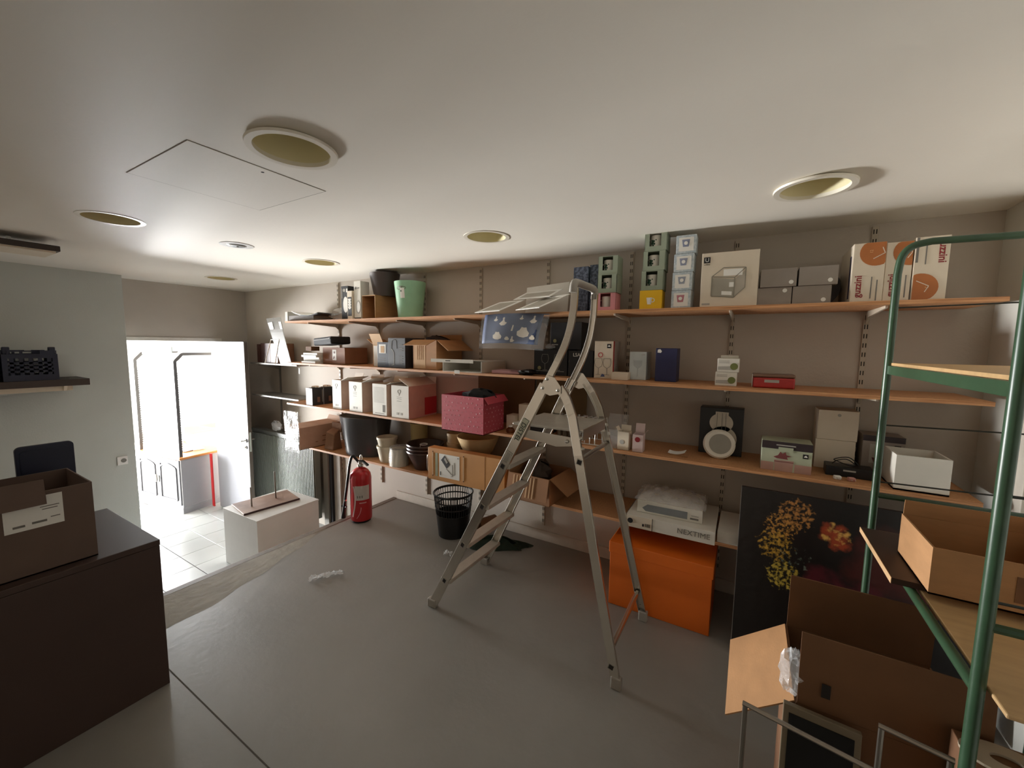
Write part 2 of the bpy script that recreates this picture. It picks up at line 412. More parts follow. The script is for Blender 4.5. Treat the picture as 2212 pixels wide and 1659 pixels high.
# wall socket
t = T('wall_socket', 'white square power socket on the grey wall left of the doorway', 'socket', (-5.598, 1.455, 0.345))
MB().box(0, 0.010, -0.042, 0.042, -0.045, 0.045).build('plate', WHITEP, t, bevel=0.003)
MB().cyl((0.0102, 0.008, 0), (0.013, 0.008, 0), 0.022, n=20).build('well', mat('socket_grey', (120, 118, 112), 0.6), t)

# ================================================================ SHELVES ON THE LONG WALL
XU = [0.53 - 0.637*k for k in range(8)]
ZS = {1: 1.823, 2: 1.387, 3: 0.951, 4: 0.509}
ordn = ['first', 'second', 'third', 'fourth', 'fifth', 'sixth', 'seventh', 'eighth']
up0 = None
for k, x in enumerate(XU):
    lab = 'slotted cream wall upright with brackets, %s from the right on the long wall' % ordn[k]
    if up0 is None:
        t = up0 = T('shelf_upright', lab, 'upright', (x, 2.875, 0), 0, 'slotted uprights on the long wall')
        MB().box(-0.0125, 0.0125, -0.013, -0.0005, 0.13, 2.25).build('channel', UPR, t, bevel=0.002)
        b = MB()
        for i in range(42):
            z = 0.16+i*0.05
            b.box(-0.008, -0.0035, -0.0136, -0.0128, z, z+0.024)
            b.box(0.0035, 0.008, -0.0136, -0.0128, z, z+0.024)
        b.build('slots', SLOT, t)
        for s in (1, 2, 3, 4):
            z = ZS[s]-0.0186
            MB().prism([(-0.006, -0.014, z), (-0.006, -0.37, z), (-0.006, -0.37, z-0.012), (-0.006, -0.05, z-0.034), (-0.006, -0.025, z-0.055), (-0.006, -0.014, z-0.07)], (0.012, 0, 0)).build('bracket', UPR, t, bevel=0.0015, seg=1)
    else:
        dup(up0, (x, 2.875, 0), lab)
SL = {1: ('topmost long chipboard wall shelf, above eye level', -4.26, 0.895), 2: ('second long chipboard wall shelf from the top, carrying glass boxes and a red tin', -4.296, 0.893),
      3: ('third long chipboard wall shelf from the top, carrying the red dotted box', -4.284, 0.896), 4: ('lowest long chipboard wall shelf, carrying tubs, bowls and the open carton', -3.92, 0.55)}
for s, (lab, x0, x1) in SL.items():
    t = T('wall_shelf', lab, 'shelf', (0, 0, ZS[s]), 0, 'long chipboard wall shelves')
    MB().box(x0, x1, 2.463, 2.861, -0.018, 0).build('board', CHIP, t)
    MB().box(x0, x1, 2.459, 2.4628, -0.0182, 0.0002).build('front_edge', PLY, t)
# short side shelves by the door with their own upright
t = T('shelf_upright', 'dark thin wall upright with brackets by the white door', 'upright', (-5.12, 2.875, 0))
MB().box(-0.0125, 0.0125, -0.013, -0.0005, 0.05, 1.62).build('channel', mat('grey_steel', (120, 116, 110), 0.5), t)
for z in (1.333, 0.944):
    MB().prism([(-0.006, -0.014, z), (-0.006, -0.26, z), (-0.006, -0.26, z-0.012), (-0.006, -0.03, z-0.07), (-0.006, -0.014, z-0.08)], (0.012, 0, 0)).build('bracket', MATS['grey_steel'], t)
for z, lab, x1 in ((1.352, 'short grey wall shelf with brown books beside the door', -4.31), (0.963, 'short empty grey wall shelf above the ribbed radiator', -4.30)):
    t = T('side_shelf', lab, 'shelf', (0, 0, z))
    MB().box(-5.28, x1, 2.60, 2.861, -0.018, 0).build('board', GREYSH, t, bevel=0.001)

# ================================================================ STEPLADDER
lad = T('stepladder', 'silver aluminium folding stepladder with a platform, standing open on the floor', 'ladder', (-0.95, 2.03, 0))
def L(x, y, z): return (x+0.95, y-2.03, z)
def Cprof(w, d, th, s):   # channel, web on the outside (s = -1 outer side is -Y)
    p = [(-w/2, 0), (w/2, 0), (w/2, d), (w/2-th, d), (w/2-th, th), (-w/2+th, th), (-w/2+th, d), (-w/2, d)]
    return [(a, -s*c) for a, c in p]
def bez(pts, n=6):        # smooth polyline (Catmull-Rom)
    P = [Vector(p) for p in pts]; out = []
    for i in range(len(P)-1):
        p0 = P[max(i-1, 0)]; p1 = P[i]; p2 = P[i+1]; p3 = P[min(i+2, len(P)-1)]
        for k in range(n):
            u = k/n; out.append(0.5*((2*p1)+(p2-p0)*u+(2*p0-5*p1+4*p2-p3)*u*u+(3*p1-p0-3*p2+p3)*u**3))
    out.append(P[-1]); return out
for s, ys in ((-1, (1.742, 1.835, 1.845, 1.86, 1.868, 1.872)), (1, (2.33, 2.222, 2.21, 2.195, 2.185, 2.18))):
    f = lambda z: -1.587 + (z/1.42)*0.702
    straight = [L(f(z), ys[0]+(ys[1]-ys[0])*z/1.42, z) for z in (0.03, 0.5, 1.0, 1.40)]
    up = bez([L(f(1.40), ys[1], 1.40), L(-0.835, ys[2], 1.52), L(-0.79, ys[3], 1.64), L(-0.768, ys[4], 1.76), L(-0.762, ys[5], 1.885)])
    MB().sweep(Cprof(0.054, 0.022, 0.004, s), straight, (0, 1, 0)).build('front_rail', ALU, lad, bevel=0.002, seg=2)
    MB().sweep(Cprof(0.034, 0.0195, 0.004, s), [tuple(Vector(p)+Vector((0.002, 0, 0))) for p in [straight[-1]-Vector((0.02,0,0.04)) if False else (straight[-1][0]-0.03, straight[-1][1]-s*0.001, straight[-1][2]-0.06)]+[tuple(q) for q in up]], (0, 1, 0)).build('hand_rail', ALU, lad, bevel=0.002, seg=2)
    MB().box(f(0)+0.95-0.028, f(0)+0.95+0.034, ys[0]-2.03+(-0.004 if s < 0 else -0.03), ys[0]-2.03+(0.03 if s < 0 else 0.004), 0, 0.05).build('foot', GREYP, lad, bevel=0.006)
    # rear leg
    yr = (1.744, 1.80, 1.835) if s < 0 else (2.316, 2.26, 2.222)
    leg = [L(-0.45, yr[0], 0.03), L(-0.56, yr[0]+(yr[1]-yr[0])*0.4, 0.5), L(-0.69, yr[1], 1.07), L(-0.735, yr[1]+(yr[2]-yr[1])*0.6, 1.25)]
    leg += bez([L(-0.735, yr[1]+(yr[2]-yr[1])*0.6, 1.25), L(-0.775, yr[2], 1.335), L(-0.815, yr[2], 1.39)], 4)[1:]
    MB().sweep(Cprof(0.044, 0.020, 0.004, s), leg, (0, 1, 0)).build('rear_leg', ALU, lad, bevel=0.002, seg=2)
    MB().box(0.475, 0.525, yr[0]-2.03+(-0.004 if s < 0 else -0.028), yr[0]-2.03+(0.028 if s < 0 else 0.004), 0, 0.06).build('foot', GREYP, lad, bevel=0.006)
    # hinge plate and rivets
    yh = ys[1]-2.03+s*0.003
    MB().prism([(L(-0.918, 0, 0)[0], yh, 1.37), (L(-0.86, 0, 0)[0], yh, 1.348), (L(-0.80, 0, 0)[0], yh, 1.362), (L(-0.80, 0, 0)[0], yh, 1.395), (L(-0.835, 0, 0)[0], yh, 1.44), (L(-0.875, 0, 0)[0], yh, 1.45)], (0, s*0.004, 0)).build('hinge_plate', ALU, lad)
    for (px, pz) in ((-0.900, 1.385), (-0.876, 1.432), (-0.815, 1.378)):
        MB().lathe([(0.009, 0), (0.008, 0.004), (0.004, 0.007)], 12, M=Matrix.Translation((px+0.95, yh+s*0.004, pz)) @ Matrix.Rotation(radians(-90*s), 4, 'X')).build('rivet', STEEL, lad, smooth=True)
    # square rung ends on the outer face of the front rail
    for z in (0.195, 0.445, 0.695, 0.945):
        x = f(z); y = ys[0]+(ys[1]-ys[0])*z/1.42
        a = math.atan2(1.42, 0.702)
        M = Matrix.Translation(L(x, y+s*0.0005, z)) @ Matrix.Rotation(-a, 4, 'Y')
        MB(M).box(-0.016, 0.016, -0.0015, 0.0015, -0.014, 0.014).build('rung_end_rim', STEEL, lad)
        MB(M).box(-0.012, 0.012, -0.0022, 0.0022, -0.010, 0.010).build('rung_end', SLOT, lad)
    for z, x in ((1.04, -0.68), (0.10, -0.475)):
        y = yr[0]+(yr[1]-yr[0])*z/1.07
        M = Matrix.Translation(L(x, y+s*0.0005, z)) @ Matrix.Rotation(radians(14), 4, 'Y')
        MB(M).box(-0.015, 0.015, -0.0015, 0.0015, -0.015, 0.015).build('bar_end_rim', STEEL, lad)
        MB(M).box(-0.011, 0.011, -0.0022, 0.0022, -0.011, 0.011).build('bar_end', SLOT, lad)
    # platform side brackets with bolts
    yb = (1.835 if s < 0 else 2.235)-2.03
    MB().prism([(-0.10, yb, 1.16), (0.255, yb, 1.145), (0.255, yb, 1.11), (0.13, yb, 1.09), (-0.08, yb, 1.12)], (0, s*0.003, 0)).build('platform_bracket', ALU, lad)
    for px, pz in ((0.19, 1.125), (0.262, 1.15), (0.275, 1.10)):
        MB().lathe([(0.010, 0), (0.009, 0.005), (0.004, 0.008)], 12, M=Matrix.Translation((px, yb+s*0.006, pz)) @ Matrix.Rotation(radians(-90*s), 4, 'X')).build('bolt', STEEL, lad, smooth=True)
for z in (0.195, 0.445, 0.695, 0.945):
    x = -1.587+(z/1.42)*0.702; y0 = 1.742+0.093*z/1.42+0.004; y1 = 2.33-0.108*z/1.42-0.004
    MB().prism([L(x-0.030, y0, z+0.012), L(x+0.042, y0, z+0.012), L(x+0.042, y0, z-0.012), L(x+0.02, y0, z-0.016), L(x-0.026, y0, z-0.016)], (0, y1-y0, 0)).build('tread', ALUF, lad, bevel=0.002, seg=1)
MB().prism([(-0.135, -0.185, 1.172), (0.26, -0.175, 1.172), (0.26, 0.185, 1.172), (-0.135, 0.195, 1.172)], (0, 0, 0.012)).build('platform', ALUF, lad, bevel=0.004)
MB().box(0.257, 0.263, -0.17, 0.18, 1.13, 1.186).build('platform_lip', ALU, lad, bevel=0.001)
MB().tube([L(-0.69+0.0, 1.815, 1.04), L(-0.69, 2.245, 1.04)], 0.012).build('rear_brace', ALU, lad, smooth=True)
MB().tube([L(-0.487, 1.765, 0.165), L(-0.487, 2.295, 0.165)], 0.014, 10).build('rear_brace', ALU, lad, smooth=True)
MB().tube(bez([L(-0.765, 1.868, 1.86), L(-0.763, 1.872, 1.895), L(-0.764, 1.90, 1.912), L(-0.765, 2.02, 1.914), L(-0.764, 2.15, 1.912), L(-0.763, 2.178, 1.895), L(-0.765, 2.182, 1.86)], 5), 0.020, 10).build('top_handle', GREYP, lad, smooth=True)
# sticker on the near rail, reading down the rail
for z0, z1, nm, m in ((1.035, 1.215, 'brand_sticker', mat('sticker_pale', (206, 206, 184), 0.5)), (0.965, 1.03, 'notice_sticker', mat('sticker_grey', (190, 184, 172), 0.5))):
    za = (z0+z1)/2; x = -1.587+(za/1.42)*0.702; y = 1.742+0.093*za/1.42
    M = Matrix.Translation(L(x, y-0.0012, za)) @ Matrix.Rotation(radians(90-math.degrees(math.atan2(1.42, 0.702))), 4, 'Y')
    ln = (z1-z0)/sin(math.atan2(1.42, 0.702))
    MB(M).box(-0.017, 0.017, -0.0004, 0.0004, -ln/2, ln/2).build(nm, m, lad)
    if nm == 'brand_sticker':
        o = text(lad, 'lettering', 'DISTEL', (0, 0, 0), 0.038, INK)
        o.matrix_local = M @ Matrix.Translation((0, -0.0009, 0.022)) @ Matrix.Rotation(radians(90), 4, 'Y') @ Matrix.Rotation(radians(90), 4, 'X')
        MB(M).box(-0.010, 0.012, -0.0012, -0.0005, -ln/2+0.006, -ln/2+0.028).build('brand_square', INK, lad)
    else:
        for q in (-0.009, -0.003, 0.003, 0.009):
            MB(M).box(q-0.001, q+0.001, -0.0009, -0.0005, -ln/2+0.006, ln/2-0.006).build('notice_line', GINK, lad)

# ================================================================ GREEN RACK AT RIGHT
rk = T('trolley_rack', 'green painted tubular steel shelf rack with rounded top, at the right edge', 'rack', (0.455, 1.18, 0))
def G(x, y, z): return (x-0.455, y-1.18, z)
for y in (1.18, 2.05):
    path = [G(0.455, y, 0.03)] + [G(0.455, y, z) for z in (0.6, 1.2, 1.8)] + bez([G(0.455, y, 1.88), G(0.463, y, 1.945), G(0.49, y, 1.98), G(0.54, y, 1.992)], 5) + bez([G(0.85, y, 1.985), G(0.90, y, 1.975), G(0.925, y, 1.94), G(0.932, y, 1.88)], 5) + [G(0.932, y, 0.03)]
    MB().tube(path, 0.0125, 12).build('end_frame', GREEN, rk, smooth=True)
    for z in (1.757, 1.31, 1.085):
        MB().tube([G(0.455, y, z), G(0.932, y, z+0.012)], 0.003, 6).build('wire', mat('dark_wire', (40, 44, 38), 0.5), rk)
    MB().tube([G(0.455, y, 1.03), G(0.932, y, 1.035)], 0.010, 8).build('cross_bar', GREEN, rk, smooth=True)
    for x in (0.455, 0.932): MB().cyl(G(x, y, 0), G(x, y, 0.035), 0.016).build('foot', BLKP, rk)
for x in (0.455, 0.932):
    MB().box(x-0.455-0.004, x-0.455+0.004, 0.012, 0.858, 1.508, 1.54).build('side_rail', GREEN, rk, bevel=0.001, seg=1)
    MB().tube([G(x, 1.18, 0.885), G(x, 2.05, 0.885)], 0.012, 10).build('side_bar', GREEN, rk, smooth=True)
MB().box(0.006, 0.471, -0.02, 0.86, 1.541, 1.551).build('rack_shelf', WOOD, rk)
MB().box(0.016, 0.461, -0.07, 0.855, 0.887, 0.897).build('rack_shelf', WOOD, rk, bevel=0.003, label='lower tan board of the rack')
BRD = mat('dark_brown_laminate', (62, 38, 28), 0.5, var=0.1, scale=8)
t = T('laminate_board', 'dark brown laminate board with raw tan edge jutting out of the green rack', 'board', (0.405, 1.575, 0.8985), 0)
MB().box(0.002, 0.30, 0, 0.40, 0, 0.018).build('panel', BRD, t)
MB().box(0, 0.0018, -0.001, 0.401, 0, 0.0185).build('raw_edge', KRAFTL, t)
t = open_carton('cardboard_box', 'open brown cardboard box standing on the lower rack shelf', 'box', 0.470, 1.52, 0.918, 0.30, 0.27, 0.135, KRAFT, 0, flaps=(('b', 0.05, -5), ('r', 0.08, 30)))
fr(t, 'dark_label', 0.16, 0.23, 0.03, 0.10, KRAFTD)
# ================================================================ BIG CARTON, STANDS, PAINTING (lower right)
t = open_carton('cardboard_box', 'big dark open cardboard carton with raised flaps on the floor, lower right', 'box', 0.171, 1.33, 0, 0.385, 0.38, 0.59, KRAFTD, 0, flaps=(('b', 0.20, -4), ('f', 0.21, -3), ('l', 0.215, 128)))
for fo in t.children:
    if fo.name.startswith('flap') and fo.data.vertices[0].co.x < 0.003: fo.data.materials[0] = KRAFT  # door light on the left flap painted as lighter card, shaded sides as darker
fr(t, 'hand_hole', 0.055, 0.075, 0.635, 0.675, SLOT, y=-0.001)
b = MB()
def crump(cx, cy, cz, sx, sy, sz, seed, nu=10, nv=10):
    rnd = random.Random(seed)
    def fn(u, v):
        a = 2*pi*u; e = pi*v
        j = 0.75+0.45*rnd.random()
        return (cx+sx*j*sin(e)*cos(a), cy+sy*j*sin(e)*sin(a), cz+sz*j*cos(e))
    return MB().grid(fn, nu, nv)
tag(crump(0.163, 1.36, 0.66, 0.035, 0.03, 0.065, 3).build('plastic_wrap', FILM), 'scrap of clear plastic film poking out of the big carton at lower right', 'plastic film')
for x0, x1, y0, y1, z, lab in ((0.044, 0.42, 1.163, 1.095, 0.66, 'chrome tube display frame in front of the big carton, left one'), (0.325, 0.435, 1.215, 1.19, 0.70, 'chrome tube display frame in front of the big carton, right one')):
    t = T('display_stand', lab, 'stand', (x0, y0, 0), 0, 'chrome tube frames')
    dx, dy = x1-x0, y1-y0
    MB().tube([(0, 0, 0.012), (0, 0, z-0.004)], 0.006, 8).build('leg', CHROME, t, smooth=True)
    MB().tube([(dx, dy, 0.012), (dx, dy, z-0.004)], 0.006, 8).build('leg', CHROME, t, smooth=True)
    MB().tube([(-0.006, 0, z), (dx+0.006, dy, z)], 0.006, 8).build('top_bar', CHROME, t, smooth=True)
    MB().tube([(-0.05, -0.04, 0.006), (0, 0, 0.008), (dx, dy, 0.008), (dx+0.05, dy+0.04, 0.006)], 0.006, 8).build('foot_bar', CHROME, t, smooth=True)
t = T('framed_picture', 'black picture in a pale frame leaning in front of the big carton', 'picture', (0.135, 1.225, 0.0), -4)
M = Matrix.Rotation(radians(-7), 4, 'X')
MB(M).box(0, 0.17, 0, 0.018, 0.0, 0.605).build('frame', mat('pale_frame', (120, 106, 84), 0.5), t, bevel=0.002)
MB(M).box(0.014, 0.156, -0.002, -0.0002, 0.014, 0.585).build('pane', mat('black_glass', (12, 12, 13), 0.12), t)
MB().tube([(0.18, -0.085, 0.63), (0.2, -0.085, 0.60), (0.225, -0.085, 0.605), (0.24, -0.085, 0.62)], 0.005).cyl((0.17, -0.085, 0.58), (0.185, -0.085, 0.625), 0.009).build('hook', CHROME, t, smooth=True)
t = pbox('cardboard_box', 'dark closed carton under the near end of the green rack', 'box', 0.475, 1.20, 0, 0.38, 0.118, 0.685, KRAFTD)
t = T('metal_bracket', 'pale oval metal plate with a round hole, bottom right corner', 'plate', (0.545, 1.262, 0.6862))
b = MB(); n = 28; vs = []; fs = []
for i in range(n):
    a = 2*pi*i/n
    for k in (0.35, 1):
        for z in (0, 0.006): vs.append((0.075*k*cos(a), 0.045*k*sin(a), z))
for i in range(n):
    j = (i+1) % n
    for q in ((0,1),(1,3),(3,2),(2,0)): fs.append((i*4+q[0], i*4+q[1], j*4+q[1], j*4+q[0]))
b.add(vs, fs).build('plate_body', mat('pale_metal', (196, 182, 158), 0.4, metal=0.3), t)
# painting leaning under the shelves
pt = T('painting', 'large dark unframed canvas with gold and red daubs leaning against the lowest shelf', 'painting', (0.004, 2.285, 0.012))
M = Matrix.Rotation(radians(-7.6), 4, 'X')
pm = mat('dark_oil_paint', (27, 18, 16), 0.4, rgb2=(11, 8, 7), scale=4, bump=0.3, bscale=14)
nt = pm.node_tree; bs = nt.nodes['Principled BSDF']; tc = nt.nodes['Texture Coordinate'] if 'Texture Coordinate' in nt.nodes else nt.nodes.new('ShaderNodeTexCoord')
base = [l for l in nt.links if l.to_socket == bs.inputs['Base Color']][0].from_socket
def blob(cx, cz, r, col, src, sc, th, z_off=0.0):
    """paint daubs of one colour scattered inside a soft round area"""
    sub = nt.nodes.new('ShaderNodeVectorMath'); sub.operation = 'DISTANCE'
    nt.links.new(tc.outputs['Object'], sub.inputs[0]); sub.inputs[1].default_value = (cx, -cz*0.1345*0 + 0.0, cz)
    mr = nt.nodes.new('ShaderNodeMapRange'); mr.inputs['From Min'].default_value = r; mr.inputs['From Max'].default_value = r*0.35
    nt.links.new(sub.outputs['Value'], mr.inputs['Value'])
    nz = nt.nodes.new('ShaderNodeTexNoise'); nz.inputs['Scale'].default_value = sc; nz.inputs['Detail'].default_value = 6
    nt.links.new(tc.outputs['Object'], nz.inputs['Vector'])
    ml = nt.nodes.new('ShaderNodeMath'); ml.operation = 'MULTIPLY'
    nt.links.new(mr.outputs[0], ml.inputs[0]); nt.links.new(nz.outputs['Fac'], ml.inputs[1])
    st = nt.nodes.new('ShaderNodeMapRange'); st.inputs['From Min'].default_value = th-0.01; st.inputs['From Max'].default_value = th+0.13
    nt.links.new(ml.outputs[0], st.inputs['Value'])
    mx = nt.nodes.new('ShaderNodeMix'); mx.data_type = 'RGBA'
    nt.links.new(st.outputs[0], mx.inputs[0]); nt.links.new(src, mx.inputs['A']); mx.inputs['B'].default_value = (*lin(col), 1)
    return mx.outputs['Result']
o_ = base
for args in ((0.62, 0.62, 0.36, (74, 28, 24), 5, 0.40), (0.42, 0.45, 0.32, (84, 24, 34), 8, 0.42), (0.40, 0.20, 0.30, (58, 24, 30), 9, 0.48), (0.40, 0.70, 0.15, (160, 64, 34), 16, 0.42),
             (0.40, 0.71, 0.13, (226, 176, 92), 30, 0.50), (0.24, 0.77, 0.17, (190, 132, 70), 60, 0.46), (0.18, 0.70, 0.16, (206, 148, 70), 70, 0.48), (0.16, 0.60, 0.17, (208, 162, 62), 60, 0.47),
             (0.20, 0.46, 0.16, (206, 178, 74), 64, 0.46), (0.24, 0.55, 0.18, (120, 132, 120), 50, 0.56)):
    cx, cz, r, col, sc, th = args
    o_ = blob(cx, cz, r, col, o_, sc, th)
nt.links.new(o_, bs.inputs['Base Color'])
MB().box(0, 0.90, 0, 0.028, 0, 0.868).build('canvas', pm, pt, bevel=0.002)
MB().box(-0.002, 0.0, 0.0, 0.028, 0.0, 0.868).build('canvas_edge', mat('grey_edge', (150, 144, 140), 0.5), pt)
for o in pt.children: o.matrix_local = M @ o.matrix_local
# orange box
ORG = mat('orange_card', (222, 106, 20), 0.5, var=0.05, scale=5)
t = T('storage_box', 'big orange lidded cardboard box on the floor behind the ladder', 'box', (-0.68, 2.352, 0))
MB().box(0.006, 0.574, 0.006, 0.354, 0.0005, 0.36).build('box_body', ORG, t, bevel=0.003)
MB().box(0, 0.58, 0, 0.36, 0.335, 0.405).build('lid', ORG, t, bevel=0.004)

# ================================================================ LEFT SIDE: counter, box, shelves, crates
CNT = mat('brown_laminate', (70, 52, 45), 0.6, var=0.06, scale=3)
ct = T('counter', 'dark brown laminate counter at the left edge, under the cardboard box', 'counter', (-2.254, 0.687, 0), 0.5)
MB().box(-0.66, 0, -1.5, 0, 0.0, 0.676).build('counter_body', CNT, ct, bevel=0.002)
MB().box(-0.665, 0.002, -1.505, 0.002, 0.677, 0.703).build('counter_top', CNT, ct, bevel=0.003)
t = open_carton('cardboard_box', 'opened brown carton with a torn white label, on the brown counter', 'box', -2.30, -0.10, 0.7035, 0.60, 0.34, 0.315, mat('dim_brown_card', (106, 86, 76), 0.75, var=0.07, scale=8), 90, flaps=(('l', 0.10, 50),))
fr(t, 'paper_label', 0.365, 0.515, 0.18, 0.30, PAPER)
for z, x0, x1 in ((0.195, 0.385, 0.415), (0.198, 0.432, 0.470), (0.210, 0.480, 0.505), (0.245, 0.46, 0.50), (0.255, 0.455, 0.505)):
    fr(t, 'print_line', x0, x1, z, z+0.008 if z < 0.2 else z+0.003, GINK, y=-0.0013)
MB(Matrix.Translation((0.0, -0.012, 0.314)) @ Matrix.Rotation(radians(170), 4, 'X')).box(0.1, 0.47, 0, 0.005, -0.05, 0.045).build('flap', MATS['dim_brown_card'], t)
NAVY = mat('navy_plastic', (22, 28, 52), 0.45, var=0.05)
t = T('navy_tray', 'dark blue rounded plastic tray standing upright behind the counter carton', 'tray', (-2.82, 0.37, 0.7035))
pts = []
for cx, cz, a0 in ((0.17, 0.39, 0), (0.025, 0.39, 90)):
    for k in range(6): a = radians(a0+18*k); pts.append((0, cx+0.02*cos(a), cz+0.02*sin(a)))
pts += [(0, 0.005, 0), (0, 0.19, 0)]
MB().prism(pts, (0.018, 0, 0)).build('tray_panel', NAVY, t, bevel=0.003)
MB().prism([(0.0185, y*0.86+0.014, z*0.9+0.02) for _, y, z in pts], (0.002, 0, 0)).build('tray_recess', NAVY, t)
MB().box(0.018, 0.10, 0.03, 0.165, 0, 0.012).build('tray_foot', NAVY, t)
DSH = mat('dark_brown_board', (62, 50, 44), 0.5, var=0.08, scale=6)
t = T('wall_shelf', 'thick dark brown shelf on the grey left wall, carrying plastic crates', 'shelf', (-5.2, 1.178, 1.19))
MB().box(-0.395, 0, -2.0, 0, 0, 0.058).build('board', DSH, t, bevel=0.002)
MB().box(-0.002, 0.001, 0, 0.003, 0.002, 0.056).build('end_glint', WHITEP, t)  # white strip standing in for the glint on the shelf end
for y in (-0.16, -0.72):
    MB().prism([(-0.395, y, -0.001), (-0.02, y, -0.001), (-0.05, y, -0.045), (-0.395, y, -0.07)], (0, 0.02, 0)).build('bracket', CREAM, t)
MB().box(-0.12, -0.06, -2.0, -0.1, -0.045, -0.001).build('batten', CREAM, t)
t = T('ceiling_shelf', 'dark brown board hung just under the ceiling at the upper left edge', 'shelf', (-4.0, 0.823, 2.17))
MB().box(-0.30, 0, -1.6, 0, 0.012, 0.048).build('board', DSH, t, bevel=0.004)
MB().box(-0.29, -0.01, -1.6, -0.02, 0.0, 0.0118).build('lit_underside', CREAM, t)  # pale colour paints the floor bounce onto the board's underside
for y in (-0.2, -1.2): MB().box(-0.2, -0.18, y, y+0.02, 0.048, 0.0945).build('hanger', STEEL, t)
def crate(y1, label, w=0.31, h=0.27, d=0.30):
    t = T('plastic_crate', label, 'crate', (-5.215, y1, 1.2485), 0, 'crates on the left wall shelf')
    MB().box(-d, 0, -w, 0, 0, 0.006).build('base', NAVY, t)
    def wall(nm, axis, a0, a1, c):
        b = MB()
        def bar(u0, u1, z0, z1):
            if axis == 'y': b.box(c, c+0.008, u0, u1, z0, z1)
            else: b.box(u0, u1, c, c+0.008, z0, z1)
        L_ = a1-a0
        bar(a0, a1, 0.006, 0.05); bar(a0, a1, 0.19, 0.225)
        bar(a0, a0+0.03, 0.05, 0.19); bar(a1-0.03, a1, 0.05, 0.19)
        for k in range(1, 6): u = a0+L_*k/6; bar(u-0.011, u+0.011, 0.05, 0.19)
        for z in (0.08, 0.115, 0.15): bar(a0+0.03, a1-0.03, z-0.0085, z+0.0085)
        # raised grip frame
        bar(a0+0.03, a0+0.17, 0.245, 0.255); bar(a0+0.03, a0+0.038, 0.225, 0.245); bar(a0+0.098, a0+0.115, 0.225, 0.245)
        bar(a1-0.10, a1-0.02, 0.225, 0.255)
        b.build(nm, NAVY, t)
    wall('front_wall', 'y', -w, 0, -0.008); wall('rear_wall', 'y', -w, 0, -d)
    wall('side_wall', 'x', -d+0.008, -0.008, -0.008); wall('side_wall', 'x', -d+0.008, -0.008, -w)
    for y in (-0.028, -w+0.03): MB().box(-0.05, -0.01, y-0.02, y+0.02, 0.225, 0.285).build('corner_post', NAVY, t, bevel=0.006)
    return t
crate(0.995, 'navy plastic crate with grid walls, nearer the door on the wall shelf')
t = crate(0.66, 'navy plastic crate with a grey label, at the left edge on the wall shelf')
MB().box(0.001, 0.003, -0.22, -0.04, 0.09, 0.16).build('crate_label', mat('crate_label', (150, 148, 138), 0.6), t)

# ================================================================ LOWER AREA BY THE DOOR
t = T('display_plinth', 'white box plinth with a wooden plank, standing beyond the floor edge', 'plinth', (-4.396, 1.845, -0.6), 1.2)
MB().box(0, 0.597, 0, 0.62, 0.0005, 0.545).build('plinth_body', WHITEP, t, bevel=0.002)
MB().box(-0.003, 0.60, -0.003, 0.623, 0.546, 0.563).build('plinth_top', WHITEP, t, bevel=0.002)
t = T('plank_stand', 'worn brown plank with two upright metal rods, lying on the white plinth', 'board', (-4.37, 1.90, -0.0358), 0)
PLK = mat('worn_plank', (168, 138, 118), 0.5, rgb2=(110, 78, 62), scale=5)
MB().hexa([(-0.01, 0.015, 0), (0.345, -0.045, 0), (0.405, 0.465, 0), (0.06, 0.535, 0)], [(-0.01, 0.015, 0.016), (0.345, -0.045, 0.016), (0.405, 0.465, 0.016), (0.06, 0.535, 0.016)]).build('plank', PLK, t, bevel=0.002)
MB().hexa([(0.346, -0.046, -0.0003), (0.352, -0.046, -0.0003), (0.412, 0.465, -0.0003), (0.406, 0.465, -0.0003)], [(0.346, -0.046, 0.018), (0.352, -0.046, 0.018), (0.412, 0.465, 0.018), (0.406, 0.465, 0.018)]).build('plank_edge', mat('dark_edge', (60, 34, 30), 0.5), t)
MB().cyl((0.22, 0.09, 0.016), (0.215, 0.09, 0.21), 0.007).build('rod', CHROME, t)
MB().cyl((0.20, 0.335, 0.016), (0.20, 0.335, 0.30), 0.007).build('rod', CHROME, t)
# ribbed radiator
t = T('radiator', 'grey green ribbed panel radiator beside the white door', 'radiator', (-5.55, 2.70, -0.45))
RAD = mat('radiator_paint', (126, 131, 124), 0.45, var=0.03)
MB().box(0, 1.33, 0.012, 0.085, 0, 0.90).build('radiator_body', RAD, t, bevel=0.004)
b = MB()
for i in range(44): b.box(0.012+i*0.030, 0.030+i*0.030, 0, 0.0115, 0.02, 0.885)
b.build('ribs', RAD, t, bevel=0.003, seg=1)
MB().box(-0.003, 1.333, 0.004, 0.09, 0.901, 0.94).build('top_cover', mat('radiator_top', (120, 122, 118), 0.5), t, bevel=0.004)
tag(crump(-5.0, 2.73, 0.565, 0.11, 0.035, 0.062, 9, 14, 8).build('plastic_bag', FILM, smooth=True), 'puffy clear plastic bag lying on top of the ribbed radiator', 'plastic bag')
t = T('pipe_casing', 'grey vertical boxed pipe casing under the lowest shelf end', 'pipe', (-4.2, 2.80, -0.6))
MB().box(0, 0.085, 0, 0.07, 0, 1.07).build('casing', mat('casing_grey', (150, 146, 138), 0.6), t, bevel=0.003)
MB().box(0.088, 0.13, 0.02, 0.072, 0, 1.07).build('dark_pipe', mat('dark_blue_grey', (58, 60, 68), 0.5), t)
MB().box(0.14, 0.255, 0.04, 0.072, 0, 1.07).build('side_board', mat('board_grey', (178, 168, 156), 0.6), t, bevel=0.003)

